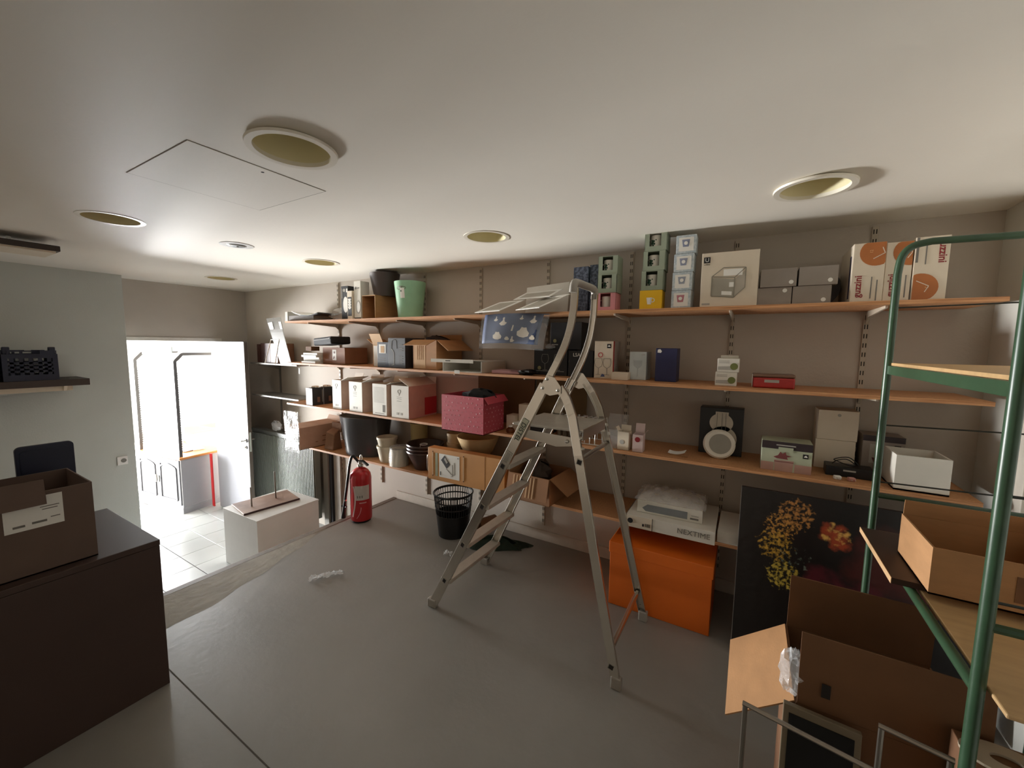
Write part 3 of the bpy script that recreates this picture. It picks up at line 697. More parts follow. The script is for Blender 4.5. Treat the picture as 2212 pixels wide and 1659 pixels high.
# ---- shop display cabinet
cb = T('display_cabinet', 'white display cabinet with orange top and tall glass shelves, beyond the doorway', 'cabinet', (-6.103, 2.125, -0.6), 8)
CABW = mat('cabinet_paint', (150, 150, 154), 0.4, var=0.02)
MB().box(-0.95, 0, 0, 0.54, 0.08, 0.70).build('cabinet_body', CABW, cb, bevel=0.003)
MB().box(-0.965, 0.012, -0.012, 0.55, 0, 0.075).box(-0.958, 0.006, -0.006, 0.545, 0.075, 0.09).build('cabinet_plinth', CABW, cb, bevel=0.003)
ORT = mat('orange_beech', (190, 124, 62), 0.4, var=0.06, scale=4)
MB().box(-0.975, 0.025, -0.025, 0.56, 0.702, 0.732).build('cabinet_top', ORT, cb, bevel=0.006)
for k, x0 in enumerate((-0.935, -0.475)):
    d = MB().box(x0, x0+0.455, -0.014, -0.0005, 0.105, 0.69).build('cabinet_door', mat('cabinet_door_toned_down', (104, 105, 110), 0.5, var=0.02), cb, bevel=0.003)  # doors coloured darker than the body to offset the strong light on them
    pts = [(x0+0.055, 0.17), (x0+0.06, 0.62)] + [(x0+0.06+0.335*i/8, 0.58+0.05*(1-abs(i-4)/4)**0.6) for i in range(9)] + [(x0+0.395, 0.17), (x0+0.06, 0.17)]
    fline(d, 'moulding', pts, 0.018, mat('moulding_grey', (66, 66, 70), 0.5), y=-0.0138, th=0.012)
    MB().cyl((x0+(0.425 if k == 0 else 0.03), -0.03, 0.36), (x0+(0.425 if k == 0 else 0.03), -0.03, 0.46), 0.008).box(x0+(0.42 if k == 0 else 0.025), x0+(0.43 if k == 0 else 0.035), -0.03, -0.014, 0.37, 0.45).build('door_handle', STEEL, d)
PST = mat('dark_post', (52, 49, 47), 0.5)
for x, nm in ((-0.03, 'post'), (-0.91, 'post')):
    MB().sweep([(-0.018, -0.012), (0.018, -0.012), (0.018, 0.012), (-0.018, 0.012)], [(x, 0.02, 0.733), (x, 0.02, 1.94), (x, 0.03, 1.955), (x, 0.10, 2.03), (x, 0.115, 2.035), (x, 0.52, 2.035)], (1, 0, 0)).build(nm, PST, cb)
    b = MB()
    for i in range(34):
        z = 0.80+i*0.03
        b.prism([(x-0.006, 0.038, z), (x-0.006, 0.055, z+0.008), (x-0.006, 0.038, z+0.016)], (0.012, 0, 0))
    b.build('rack_teeth', PST, cb)
    MB().box(x-0.012, x+0.012, 0.51, 0.535, 0.733, 2.035).build('rear_post', mat('pale_post', (216, 216, 214), 0.4), cb)
MB().box(-0.91, -0.03, 0.10, 0.125, 2.02, 2.045).build('top_rail', mat('pale_rail', (210, 212, 210), 0.4), cb)
MB().prism([(-0.75, 0.10, 2.046), (-0.23, 0.10, 2.046), (-0.23, 0.10, 2.12), (-0.26, 0.10, 2.135), (-0.72, 0.10, 2.135), (-0.75, 0.10, 2.12)], (0, 0.012, 0)).build('header_sign', mat('grey_sign', (84, 90, 88), 0.6), cb)
for z in (1.0, 1.265, 1.50, 1.685):
    MB().box(-0.90, -0.04, 0.045, 0.50, z, z+0.008).build('glass_shelf', GLASS, cb)
    MB().box(-0.90, -0.04, 0.040, 0.0448, z, z+0.008).build('shelf_edge', mat('glass_edge', (36, 44, 42), 0.4), cb)
MB().box(-0.04, -0.036, 0.06, 0.50, 0.735, 2.0).build('side_pane', GLASS, cb)
t = T('paper_sheet', 'loose paper leaflet lying on the orange cabinet top', 'paper', (-6.55, 2.20, 0.1332), 20)
MB().grid(lambda u, v: (u*0.42-0.2, v*0.16, 0.001+0.012*(1-sin(pi*u))), 10, 3).build('sheet', PAPER, t, solid=0.001)
t = T('paper_sheet', 'folded brown-edged paper on the back of the orange cabinet top', 'paper', (-6.7, 2.42, 0.1332), -10)
MB().box(0, 0.36, 0, 0.12, 0, 0.014).build('sheet', CREAM, t)
t = T('red_bounce_board', 'slim red board added by the shop cabinet to throw red onto the door', 'board', (-6.10, 2.44, -0.6))  # made-up board, put in for the red glow on the door leaf
MB().box(0, 0.05, 0, 0.012, 0.0005, 0.72).build('panel', mat('bright_red', (214, 40, 44), 0.4), t)

exec_items = True
# ================================================================ ITEMS ON THE TOP SHELF (z = 1.823)
Z = ZS[1]
t = T('grey_tray', 'shallow grey cardboard tray at the left end of the top shelf', 'tray', (-4.25, 2.49, Z+0.0005), 2)
GT = mat('tray_grey', (140, 134, 128), 0.6)
MB().box(0, 0.42, 0, 0.30, 0, 0.004).box(0, 0.42, 0, 0.004, 0.004, 0.055).box(0, 0.42, 0.296, 0.30, 0.004, 0.10).box(0.416, 0.42, 0.004, 0.296, 0.004, 0.06).build('tray_body', GT, t)
MB().box(-0.045, 0.0, -0.004, 0.30, 0, 0.10).build('end_block', WCARD, t, bevel=0.002)
t = T('magazine', 'curled white glossy magazine on the grey tray', 'magazine', (-4.16, 2.475, Z+0.062), 3)
MB().grid(lambda u, v: (u*0.42, v*0.26, 0.018+0.02*(1-u)-0.035*sin(pi*u)+0.001), 14, 3).build('cover', PAPER, t, solid=0.003, smooth=True)
MB().grid(lambda u, v: (u*0.42+0.01, v*0.26, 0.010+0.02*(1-u)-0.035*sin(pi*u)+0.001), 14, 3).build('pages', DGREY, t, solid=0.005, smooth=True)
tag(crump(-3.62, 2.70, Z+0.065, 0.17, 0.10, 0.06, 21, 18, 9).build('plastic_wrap', FILM, smooth=True), 'crumpled clear plastic wrapping behind the tray on the top shelf', 'plastic film')
t = pbox('product_box', 'tall black box with a white oval print on the top shelf', 'box', -3.405, 2.52, Z, 0.10, 0.12, 0.315, BLK)
fdisc(t, 'oval_print', 0.062, 0.14, 0.075, PAPER, sx=0.46); fdisc(t, 'round_print', 0.045, 0.275, 0.016, LGINK); fr(t, 'square_print', 0.073, 0.094, 0.255, 0.29, PAPER); fr(t, 'small_print', 0.010, 0.022, 0.20, 0.29, GINK)
t = pbox('product_box', 'slim white box with a black bowl picture, between two tall boxes', 'box', -3.293, 2.50, Z, 0.068, 0.10, 0.262, CREAM)
fr(t, 'picture_panel', 0.008, 0.062, 0.03, 0.205, BLK)
for i in range(4): fdisc(t, 'bowl_print', 0.036, 0.185-i*0.024, 0.021, PAPER, y=-0.0013, sx=1.0, cut=(0, 1, 0, 0.19-i*0.024))
t = pbox('product_box', 'tall white box with a grey round print, beside the cardboard box', 'box', -3.213, 2.515, Z, 0.092, 0.10, 0.348, WCARD)
fdisc(t, 'plate_print', 0.058, 0.11, 0.062, LGINK, sx=0.55); fdisc(t, 'plate_centre', 0.060, 0.11, 0.048, PAPER, y=-0.0015, sx=0.5); fdisc(t, 'logo_ring', 0.025, 0.285, 0.012, GINK); fr(t, 'logo_line', 0.042, 0.075, 0.28, 0.288, GINK)
fr(t, 'dark_base', 0.0, 0.092, 0.0, 0.014, INK)
# card box on its side (opening to the front)
t = T('cardboard_box', 'brown cardboard box lying on its side under the dark bucket', 'box', (-3.108, 2.52, Z+0.0006))
MB().box(0, 0.175, 0, 0.30, 0, 0.005).box(0, 0.175, 0, 0.30, 0.207, 0.212).box(0, 0.005, 0, 0.30, 0.005, 0.207).box(0.17, 0.175, 0, 0.30, 0.005, 0.207).box(0.005, 0.17, 0.295, 0.30, 0.005, 0.207).build('carton_body', KRAFT, t)
fr(t, 'cut_edge', 0, 0.175, 0.2075, 0.2125, KRAFTL); fr(t, 'cut_edge', 0.1695, 0.175, 0.005, 0.207, KRAFTL)
def bucket(name, label, x, y, z, r0, r1, h, m, th=0.006, n=40, sx=1, sy=1, lip=0.0):
    t = T(name, label, 'bucket', (x, y, z+0.0006))
    prof = [(0.001, 0), (r0, 0), (r1, h), (r1+lip, h), (r1+lip, h+0.004), (r1-th, h+0.004), (r0-th, 0.008), (0.001, 0.008)]
    MB().lathe(prof, n, sx=sx, sy=sy).build('bucket_body', m, t, smooth=True)
    return t
bucket('bucket', 'dark brown bucket standing on the cardboard box, almost touching the ceiling', -2.975, 2.675, Z+0.2125, 0.10, 0.138, 0.205, mat('dark_brown_plastic', (74, 62, 58), 0.5))
t = bucket('waste_bin', 'mint green plastic bin with an oval grip hole on the top shelf', -2.64, 2.66, Z, 0.105, 0.138, 0.315, mat('mint_plastic', (150, 196, 160), 0.4))
t['category'] = 'bin'
Mb = Matrix.Rotation(radians(58), 4, 'Z')
def on_cone(u, zz, rr0=0.105, rr1=0.138, h=0.315, off=0.001):
    r = rr0+(rr1-rr0)*zz/h+off; a = -pi/2+u/r+radians(8)
    return (r*cos(a), r*sin(a), zz)
b = MB(); n = 20
b.add([on_cone(0, 0.255)]+[on_cone(0.050*cos(2*pi*i/n), 0.255+0.017*sin(2*pi*i/n)) for i in range(n)], [(0, 1+i, 1+(i+1) % n) for i in range(n)]); b.build('grip_hole', mat('grip_shadow', (122, 130, 110), 0.6), t)
b = MB().grid(lambda u, v: on_cone(-0.020+0.042*u+0.012, 0.17+0.085*v, off=0.003), 4, 3); b.build('paper_tag', PAPER, t, solid=0.001)
b = MB().grid(lambda u, v: on_cone(-0.004+0.012*u, 0.222+0.014*v, off=0.0042), 2, 2); b.build('tag_print', mat('tag_green', (52, 92, 72), 0.6), t)
# mats, card and hanging pack
t = T('white_card', 'plain white card leaning behind the picture mats on the top shelf', 'card', (-1.49, 2.70, Z+0.001))
MB(Matrix.Rotation(radians(-9), 4, 'X')).hexa([(0, 0, 0), (0.345, 0, 0), (0.345, 0.004, 0), (0, 0.004, 0)], [(-0.005, 0, 0.215), (0.34, 0, 0.238), (0.34, 0.004, 0.238), (-0.005, 0.004, 0.215)]).build('card', WCARD, t)
def pmat(label, x, y, z, w, d, rz, tilt, bw=0.035):
    t = T('picture_mat', label, 'picture mat', (x, y, z), rz, 'white picture mats on the top shelf')
    M = Matrix.Rotation(radians(tilt), 4, 'X')
    MB(M).box(0, w, 0, bw, 0, 0.003).box(0, w, d-bw, d, 0, 0.003).box(0, bw, bw, d-bw, 0, 0.003).box(w-bw, w, bw, d-bw, 0, 0.003).build('border', PAPER, t)
    MB(M).box(bw, w-bw, bw, d-bw, 0.0, 0.001).build('backing', mat('mat_grey', (186, 180, 168), 0.6), t)
    return t
pmat('left white picture mat overhanging the top shelf', -1.725, 2.375, 1.8275, 0.27, 0.26, -16, 21)
pmat('right white picture mat overhanging the top shelf, nearest the ladder', -1.375, 2.36, 1.8330, 0.25, 0.28, -24, 22)
pmat('rear white picture mat sloping up under the plain card', -1.50, 2.54, 1.925, 0.33, 0.16, -12, 24, 0.028)
t = T('fabric_pack', 'blue cloth with white goose pattern in clear plastic, hanging from the top shelf', 'fabric', (-1.66, 2.40, 1.82))
NAVYF = mat('blue_cloth', (58, 80, 122), 0.7, rgb2=(38, 54, 92), scale=6)
def drape(off, x0, x1, s0, s1):
    def fn(u, v):
        s = s0+(s1-s0)*v
        x = x0+(x1-x0)*u
        if s < 0.12: y, z = 0.10-s*0.95, 0.001-0.06*s
        else:
            q = s-0.12; y = -0.014-0.06*sin(min(q/0.28, 1)*pi/2)-0.01*q; z = -0.008-q*0.97
        return (x+0.02*(v-0.5)*(1 if u > 0.5 else -1)*-1.0, y-off+0.006*sin(9*u+2*v), z+off*0.3-0.03*(u-0.4)**2)
    return fn
MB().grid(drape(0, 0.02, 0.48, 0.0, 0.325), 16, 14).build('cloth', NAVYF, t, solid=0.006, smooth=True)
MB().grid(drape(0.007, 0.0, 0.53, -0.0, 0.365), 20, 16).build('plastic_sleeve', CLEAR, t, smooth=True)
goose = [(-0.03,-0.01),(-0.012,-0.024),(0.016,-0.022),(0.034,-0.004),(0.016,0.002),(0.010,0.018),(0.014,0.03),(0.005,0.036),(-0.004,0.03),(0.0,0.016),(-0.010,0.006)]
bush = [(-0.04,-0.02),(-0.02,-0.03),(0.01,-0.034),(0.04,-0.024),(0.044,-0.004),(0.026,0.012),(0.018,0.03),(0.0,0.028),(-0.016,0.032),(-0.026,0.012),(-0.042,0.004)]
fd = drape(0.0045, 0.02, 0.48, 0.0, 0.325)
for (u, v, shp, sc) in ((0.36, 0.55, goose, 1.0), (0.86, 0.50, goose, 0.9), (0.28, 0.84, bush, 0.85), (0.73, 0.76, bush, 1.1), (0.56, 0.93, goose, 0.7), (0.54, 0.68, [(-0.006,-0.02),(0.006,-0.02),(0.01,0.02),(0.0,0.022)], 1.0), (0.90, 0.86, bush, 0.5), (0.22, 0.48, goose, 0.6), (0.66, 0.46, goose, 0.5), (0.45, 0.90, bush, 0.4)):
    pts = []
    for a, c in shp:
        pts.append(fd(min(1, max(0, u+a*sc/0.46)), min(0.995, max(0.02, v-c*sc/0.325))))
    c = Vector(fd(u, v)); b = MB().add([c]+pts, [(0, 1+i, 1+(i+1) % len(pts)) for i in range(len(pts))]); b.build('goose_print', mat('print_white', (224, 214, 200), 0.7), t)
# blue patterned boxes
BPAT = mat('blue_patterned_card', (86, 94, 112), 0.6, rgb2=(44, 50, 66), scale=55, contrast=0.06)
pbox('product_box', 'dark blue patterned upright box behind the ladder top, left of the pair', 'box', -1.064, 2.60, Z, 0.104, 0.14, 0.305, BPAT)
pbox('product_box', 'dark blue patterned upright box behind the ladder top, right of the pair', 'box', -0.956, 2.62, Z, 0.075, 0.14, 0.315, BPAT)
# mug boxes
SAGE = mat('sage_card', (150, 160, 140), 0.6, var=0.03); PINK = mat('pink_card', (222, 150, 156), 0.6, var=0.03); YEL = mat('yellow_card', (240, 190, 20), 0.55, var=0.03)
def mug_box(label, mlabel, x, y, z, m, rz=0, plant=True, handle=False):
    w, d, h = 0.125, 0.12, 0.113
    t = T('mug_box', label, 'box', (x, y, z+0.0006), rz, 'mug gift boxes on the top shelf')
    MB().box(0, w, 0, d, 0, 0.003).box(0, w, 0, d, h-0.003, h).box(0, 0.003, 0, d, 0.003, h-0.003).box(w-0.003, w, 0, d, 0.003, h-0.003).box(0, w, d-0.003, d, 0.003, h-0.003).build('carton_body', m, t)
    MB().box(0, 0.027, 0, 0.003, 0.003, h-0.003).box(0.092, w, 0, 0.003, 0.003, h-0.003).box(0.027, 0.092, 0, 0.003, 0.003, 0.026).build('window_frame', m, t)
    g = T('mug', mlabel, 'mug', (x, y, z+0.0042), rz, 'mugs in their gift boxes')
    MB().lathe([(0.0, 0), (0.030, 0), (0.033, 0.006), (0.034, 0.09), (0.031, 0.09), (0.030, 0.01), (0.0, 0.008)], 24, c=(0.056, 0.052, 0)).build('mug_body', CERAM, g, smooth=True)
    MB().tube(bez([(0.023+0.0, 0.052, 0.07), (0.008, 0.052, 0.062), (0.006, 0.052, 0.04), (0.024, 0.052, 0.022)], 4), 0.004).build('handle', CERAM, g, smooth=True)
    if plant:
        def cy(u, zz): a = -pi/2+u/0.0345; return (0.056+0.0348*cos(a), 0.052+0.0348*sin(a), zz)
        lf = mat('leaf_print', (40, 74, 54), 0.6)
        for (u, zz, r) in ((-0.018, 0.045, 0.010), (-0.010, 0.055, 0.008), (-0.020, 0.060, 0.006), (-0.005, 0.040, 0.006), (0.004, 0.062, 0.004), (-0.012, 0.030, 0.006)):
            b = MB(); b.add([cy(u+r*cos(i*pi/4), zz+r*sin(i*pi/4)) for i in range(8)], [tuple(range(8))]); b.build('leaf_print', lf, g)
    return t
mug_box('pink mug box at the bottom of the left stack on the top shelf', 'plain white mug in the pink box', -0.872, 2.52, Z, PINK, 2, plant=False)
mug_box('sage green mug box in the middle of the left stack', 'leaf printed mug in the middle box of the left stack', -0.867, 2.52, Z+0.1142, SAGE, 0)
mug_box('sage green mug box on top of the left stack', 'leaf printed mug in the top box of the left stack', -0.866, 2.525, Z+0.2284, SAGE, 2)
t = pbox('mug_box', 'yellow mug box at the bottom of the tall stack on the top shelf', 'box', -0.598, 2.515, Z, 0.128, 0.12, 0.113, YEL, 2, 'mug gift boxes on the top shelf')
fpoly(t, 'cup_print', [(0.040, 0.070), (0.072, 0.070), (0.068, 0.030), (0.046, 0.030)], PAPER); fring(t, 'cup_handle_print', 0.075, 0.054, 0.013, 0.004, PAPER)
for i, w_ in enumerate(('lowest', 'middle', 'topmost')):
    mug_box('sage green mug box, %s of the three above the yellow box' % w_, 'leaf printed mug in the %s sage box above the yellow one' % w_, -0.593+0.006*i, 2.517, Z+0.1142*(i+1), SAGE, 1)
WB = mat('pale_blue_speckle', (206, 214, 218), 0.6, rgb2=(176, 190, 198), scale=70, contrast=0.1)
for i, (lab, dx, col) in enumerate((('pale box with a pink cup print, bottom of the speckled stack', 0, (196, 128, 140)), ('pale blue speckled cup box, second from the bottom of its stack', 0.002, (158, 164, 178)),
                                    ('pale blue speckled cup box, third from the bottom of its stack', 0.006, (150, 154, 176)), ('pale blue speckled cup box on top of its stack', 0.014, (140, 146, 172)))):
    t = pbox('cup_box', lab, 'box', -0.418+dx, 2.52, Z+0.1035*i, 0.106, 0.11, 0.102, WB, -2+1.5*i, 'speckled cup boxes')
    c = mat('cup_print_%d' % i, col, 0.6)
    fr(t, 'print_panel', 0.014, 0.092, 0.012, 0.088, PAPER)
    fpoly(t, 'cup_print', [(0.030, 0.076), (0.072, 0.076), (0.066, 0.036), (0.036, 0.036)], c, y=-0.0013); fdisc(t, 'cup_motif', 0.051, 0.056, 0.010, PAPER, y=-0.0028)
# white organiser box with a U logo
t = pbox('product_box', 'large white box with a black U logo and a grey organiser picture', 'box', -0.262, 2.50, Z, 0.274, 0.16, 0.294, CREAM, 2)
fr(t, 'logo_square', 0.010, 0.042, 0.240, 0.272, INK); text(t, 'logo_letter', 'U', (0.026, -0.0019, 0.256), 0.030, PAPER); text(t, 'lettering', 'umbra', (0.026, -0.0011, 0.232), 0.011, INK)
GI = mat('organiser_grey', (168, 162, 148), 0.6); GD = mat('organiser_dark', (146, 140, 126), 0.6)
fpoly(t, 'organiser_print', [(0.055, 0.16), (0.055, 0.06), (0.165, 0.045), (0.165, 0.145)], GI)
fpoly(t, 'organiser_print', [(0.165, 0.045), (0.215, 0.10), (0.215, 0.19), (0.165, 0.145)], mat('organiser_mid', (188, 180, 166), 0.6))
fline(t, 'organiser_print', [(0.055, 0.06), (0.055, 0.165), (0.165, 0.155), (0.165, 0.05), (0.055, 0.06)], 0.005, GD, y=-0.0015)
fline(t, 'organiser_print', [(0.055, 0.165), (0.11, 0.21), (0.215, 0.205), (0.165, 0.155)], 0.004, GD, y=-0.0015)
fline(t, 'organiser_print', [(0.215, 0.205), (0.215, 0.10), (0.165, 0.05)], 0.004, GD, y=-0.0015)
fpoly(t, 'organiser_print', [(0.11, 0.20), (0.11, 0.165), (0.20, 0.165), (0.20, 0.20)], PAPER, y=-0.0015)
fpoly(t, 'organiser_print', [(0.105, 0.085), (0.105, 0.065), (0.155, 0.06), (0.155, 0.08)], PAPER, y=-0.0015); fpoly(t, 'organiser_print', [(0.14, 0.13), (0.14, 0.105), (0.162, 0.105), (0.162, 0.13)], PAPER, y=-0.0015)
fr(t, 'print_line', 0.010, 0.050, 0.012, 0.022, LGINK)
for lab, x, y, z, rz in (('grey box at the lower left of the four stacked on the top shelf', 0.005, 2.53, Z, 0), ('grey box at the lower right of the four stacked on the top shelf', 0.167, 2.53, Z, 0),
                         ('grey box at the upper left of the four stacked on the top shelf', 0.022, 2.52, Z+0.094, 1.5), ('grey box at the upper right of the four stacked on the top shelf', 0.188, 2.525, Z+0.094, 0.5)):
    t = pbox('grey_box', lab, 'box', x, y, z, 0.158, 0.16, 0.093, GCARD, rz, 'four grey boxes')
    fdisc(t, 'sticker', 0.128 if 'upper left' not in lab else 0.135, 0.022 if 'lower left' not in lab else 0.075, 0.010, PAPER)
t = T('round_tin', 'dark brown round tin standing on edge behind the grey boxes', 'tin', (0.285, 2.70, Z+0.0006))
MB().lathe([(0.098, 0), (0.1, 0.004), (0.1, 0.096), (0.098, 0.1)], 36, M=Matrix.Translation((0, 0, 0.1)) @ Matrix.Rotation(radians(-90), 4, 'X')).build('tin_body', mat('dark_tin', (48, 28, 26), 0.4), t, smooth=True)
OCL = mat('orange_clock', (184, 110, 54), 0.5, var=0.08)
def clock_box(label, x, w, h, y, flip=False, side=True):
    t = pbox('clock_box', label, 'box', x, y, Z, w, 0.30, h, CREAM, 0, 'clock boxes')
    zc = h-0.045 if not flip else 0.055
    xc = 0.085 if not flip else 0.025
    fdisc(t, 'clock_print', xc, zc, 0.062, OCL, cut=(0.003, w-0.001, 0.002, h-0.001))
    hz = 1 if not flip else -1
    fline(t, 'hand_print', [(min(xc+0.018, w-0.008), zc+0.02*hz), (min(xc+0.03, w-0.004), zc-0.006*hz), (xc-0.012, zc-0.030*hz)], 0.003, CREAM, y=-0.0016)
    text(t, 'numeral', '12' if not flip else '12', (xc-0.020 if not flip else xc+0.024, -0.0018, zc+0.004), 0.016, mat('numeral_pale', (226, 176, 120), 0.6), rot=(90, -90 if not flip else 90, 0))
    text(t, 'lettering', 'guzzini', (0.026 if not flip else w-0.022, -0.0011, 0.072 if not flip else h-0.066), 0.038, RINK, rot=(90, -90 if not flip else 90, 0), bold=0.0006)
    fr(t, 'small_print', 0.072 if not flip else 0.035, 0.076 if not flip else 0.039, 0.015 if not flip else h-0.12, 0.115 if not flip else h-0.02, GINK)
    fr(t, 'small_print', 0.092 if not flip else 0.004, 0.096 if not flip else 0.012, 0.005 if not flip else h-0.11, 0.10 if not flip else h-0.002, GINK)
    return t
t = clock_box('cream box with an orange clock print, leftmost of three on the top shelf', 0.392, 0.117, 0.272, 2.50)
MB().box(-0.0012, -0.0002, 0.03, 0.06, 0.02, 0.22).build('side_print', mat('navy_ink', (60, 56, 84), 0.6), t)
clock_box('cream box with an orange clock print, middle of three on the top shelf', 0.511, 0.091, 0.265, 2.505)
clock_box('cream box with an upside-down orange clock print, rightmost on the top shelf', 0.606, 0.112, 0.276, 2.50, flip=True)

# ================================================================ SECOND SHELF (z = 1.387)
Z = ZS[2]
BK = mat('brown_leather', (78, 44, 36), 0.5, var=0.08); BK2 = mat('brown_leather_light', (122, 82, 56), 0.5, var=0.08)
for i, (x, w, m, lab) in enumerate(((-5.19, 0.075, BK, 'dark brown book at the left end of the short grey shelf'), (-5.105, 0.20, BK, 'thick dark brown album in the middle of the short grey shelf'), (-4.90, 0.15, BK2, 'lighter brown album behind the acrylic stand'))):
    t = T('book', lab, 'book', (x, 2.64, 1.3526), 0, 'brown books on the short shelf')
    h = 0.22+0.012*(i > 0)
    MB().box(0, w, 0, 0.004, 0, h).box(0, 0.004, 0.004, 0.2, 0, h).box(w-0.004, w, 0.004, 0.2, 0, h).build('cover', m, t)
    MB().box(0.005, w-0.005, 0.005, 0.195, 0.004, h-0.005).build('pages', CREAM, t)
t = T('acrylic_stand', 'clear acrylic A-shaped display stand with a white card on top', 'stand', (-4.60, 2.52, 1.3526), 0)
b = MB(); e = 0.006
for p, q in (((-0.20, 0, 0.0), (-0.05, 0, 0.275)), ((0.01, 0, 0.0), (0.11, 0, 0.275)), ((-0.20, 0, 0.004), (0.01, 0, 0.004)), ((-0.05, 0, 0.275), (0.11, 0, 0.275))):
    b.cyl(p, q, 0.0045, n=8)
b.build('front_frame', mat('acrylic_edge', (222, 212, 198), 0.2), t)
MB().hexa([(0.12, 0.0, 0.0), (0.325, 0.0, 0.0), (0.325, 0.006, 0.0), (0.12, 0.006, 0.0)], [(-0.06, 0.0, 0.36), (0.19, 0.0, 0.36), (0.19, 0.006, 0.36), (-0.06, 0.006, 0.36)]).build('rear_panel', FROST, t)
MB().hexa([(-0.06, -0.006, 0.385), (0.20, -0.006, 0.385), (0.20, -0.001, 0.385), (-0.06, -0.001, 0.385)], [(-0.12, -0.006, 0.51), (0.165, -0.006, 0.52), (0.165, -0.001, 0.52), (-0.12, -0.001, 0.51)]).build('card_pocket', FROST, t)
MB().hexa([(-0.045, -0.010, 0.39), (0.03, -0.010, 0.39), (0.03, -0.007, 0.39), (-0.045, -0.007, 0.39)], [(-0.085, -0.010, 0.46), (0.0, -0.010, 0.47), (0.0, -0.007, 0.47), (-0.085, -0.007, 0.46)]).build('white_card', PAPER, t)
MB().hexa([(0.16, -0.010, 0.39), (0.198, -0.010, 0.39), (0.198, -0.007, 0.39), (0.16, -0.007, 0.39)], [(0.13, -0.010, 0.47), (0.172, -0.010, 0.47), (0.172, -0.007, 0.47), (0.13, -0.007, 0.47)]).build('white_card', PAPER, t)
MB().box(-0.06, 0.19, -0.004, 0.004, 0.3605, 0.384).build('neck', FROST, t)
for i in range(5):
    labs = ['lowest', 'second lowest', 'middle', 'second', 'top']
    t = T('magazine', '%s magazine of the pile beside the brown label box' % labs[i], 'magazine', (-4.03+0.012*((i*7) % 3), 2.485+0.008*((i*5) % 3), Z+0.0006+i*0.021), -2+2.5*((i*3) % 4), 'magazine pile')
    MB().box(0, 0.245, 0, 0.27, 0, 0.020).build('pages', PAPER, t); MB().box(-0.001, 0.246, -0.001, 0.271, 0.0201, 0.0208).build('cover', [LGINK, WCARD, CREAM, LGINK, WCARD][i], t)
t = T('camera_bag', 'black padded case lying on the magazine pile', 'case', (-3.93, 2.56, Z+0.172), -4)
MB(Matrix.Rotation(radians(-4), 4, 'Y')).box(0, 0.33, 0, 0.22, 0.008, 0.085).build('case_body', mat('black_fabric', (30, 31, 36), 0.8, bump=0.2), t, bevel=0.014, seg=3)
MB(Matrix.Rotation(radians(-4), 4, 'Y')).box(0.02, 0.31, -0.003, 0.0, 0.06, 0.066).build('zip', GINK, t)
t = pbox('wooden_box', 'small brown box lying on the magazines left of the black case', 'box', -4.02, 2.53, Z+0.1265, 0.085, 0.10, 0.045, KRAFTD, 4)
t = open_carton('cardboard_box', 'low brown cardboard box with a white leaf label', 'box', -3.755, 2.545, Z, 0.345, 0.27, 0.165, mat('red_brown_card', (142, 98, 72), 0.7), 0)
fr(t, 'white_label', 0.155, 0.215, 0.04, 0.145, PAPER); fpoly(t, 'leaf_print', [(0.175, 0.115), (0.185, 0.130), (0.198, 0.12), (0.190, 0.105)], mat('leaf_dark', (110, 54, 46), 0.6), y=-0.0013); fpoly(t, 'leaf_print', [(0.165, 0.055), (0.18, 0.085), (0.19, 0.065), (0.175, 0.052)], MATS['leaf_dark'], y=-0.0013)
t = open_carton('cardboard_box', 'tall narrow pale carton with its flap open, left of the black boxes', 'box', -3.07, 2.60, Z, 0.15, 0.22, 0.20, KRAFTL, 0, flaps=(('f', 0.11, 25), ('l', 0.10, 60)))
fr(t, 'white_panel', 0.01, 0.12, 0.0, 0.19, WCARD)
t = pbox('product_box', 'dark navy box with a torn paper label, left of the glass outline box', 'box', -2.895, 2.50, Z, 0.142, 0.24, 0.225, mat('navy_card', (44, 50, 64), 0.5))
fr(t, 'paper_label', 0.022, 0.110, 0.125, 0.205, PAPER); fr(t, 'label_print', 0.045, 0.09, 0.13, 0.19, KRAFTL, y=-0.0013)
for z in (0.02, 0.04, 0.06, 0.08): fr(t, 'print_line', 0.01, 0.10, z, z+0.004, GINK)
t = pbox('product_box', 'dark grey box with a pale goblet outline print', 'box', -2.748, 2.495, Z, 0.205, 0.24, 0.262, DGREY)
gl = [(0.04, 0.18), (0.045, 0.235), (0.075, 0.25), (0.10, 0.235), (0.105, 0.18), (0.075, 0.14), (0.075, 0.03), (0.05, 0.02)]
fline(t, 'glass_print', [(0.035, 0.165), (0.055, 0.155), (0.07, 0.13), (0.07, 0.03), (0.04, 0.024)], 0.004, LGINK); fline(t, 'glass_print', [(0.04, 0.17), (0.045, 0.235), (0.075, 0.25), (0.10, 0.235), (0.105, 0.17)], 0.002, GINK)
for z in (0.04, 0.06, 0.08, 0.10, 0.15, 0.17, 0.2): fr(t, 'print_line', 0.135, 0.175, z, z+0.006, GINK)
t = open_carton('cardboard_box', 'open brown carton with two drooping flaps on the second shelf', 'box', -2.455, 2.50, Z, 0.26, 0.33, 0.245, KRAFT, -1, flaps=(('f', 0.12, 112), ('r', 0.15, 125), ('b', 0.05, 8)))
fr(t, 'torn_paper', 0.015, 0.14, 0.01, 0.225, KRAFTL)
for i in range(4): fr(t, 'crease', 0.05+0.02*i, 0.052+0.02*i, 0.08, 0.225, KRAFT, y=-0.0013)
tag(crump(-2.34, 2.66, Z+0.235, 0.12, 0.10, 0.05, 33, 12, 7).build('packing_cloth', mat('dark_cloth', (40, 30, 28), 0.9), smooth=True), 'dark cloth bulging from the open carton on the second shelf', 'cloth')
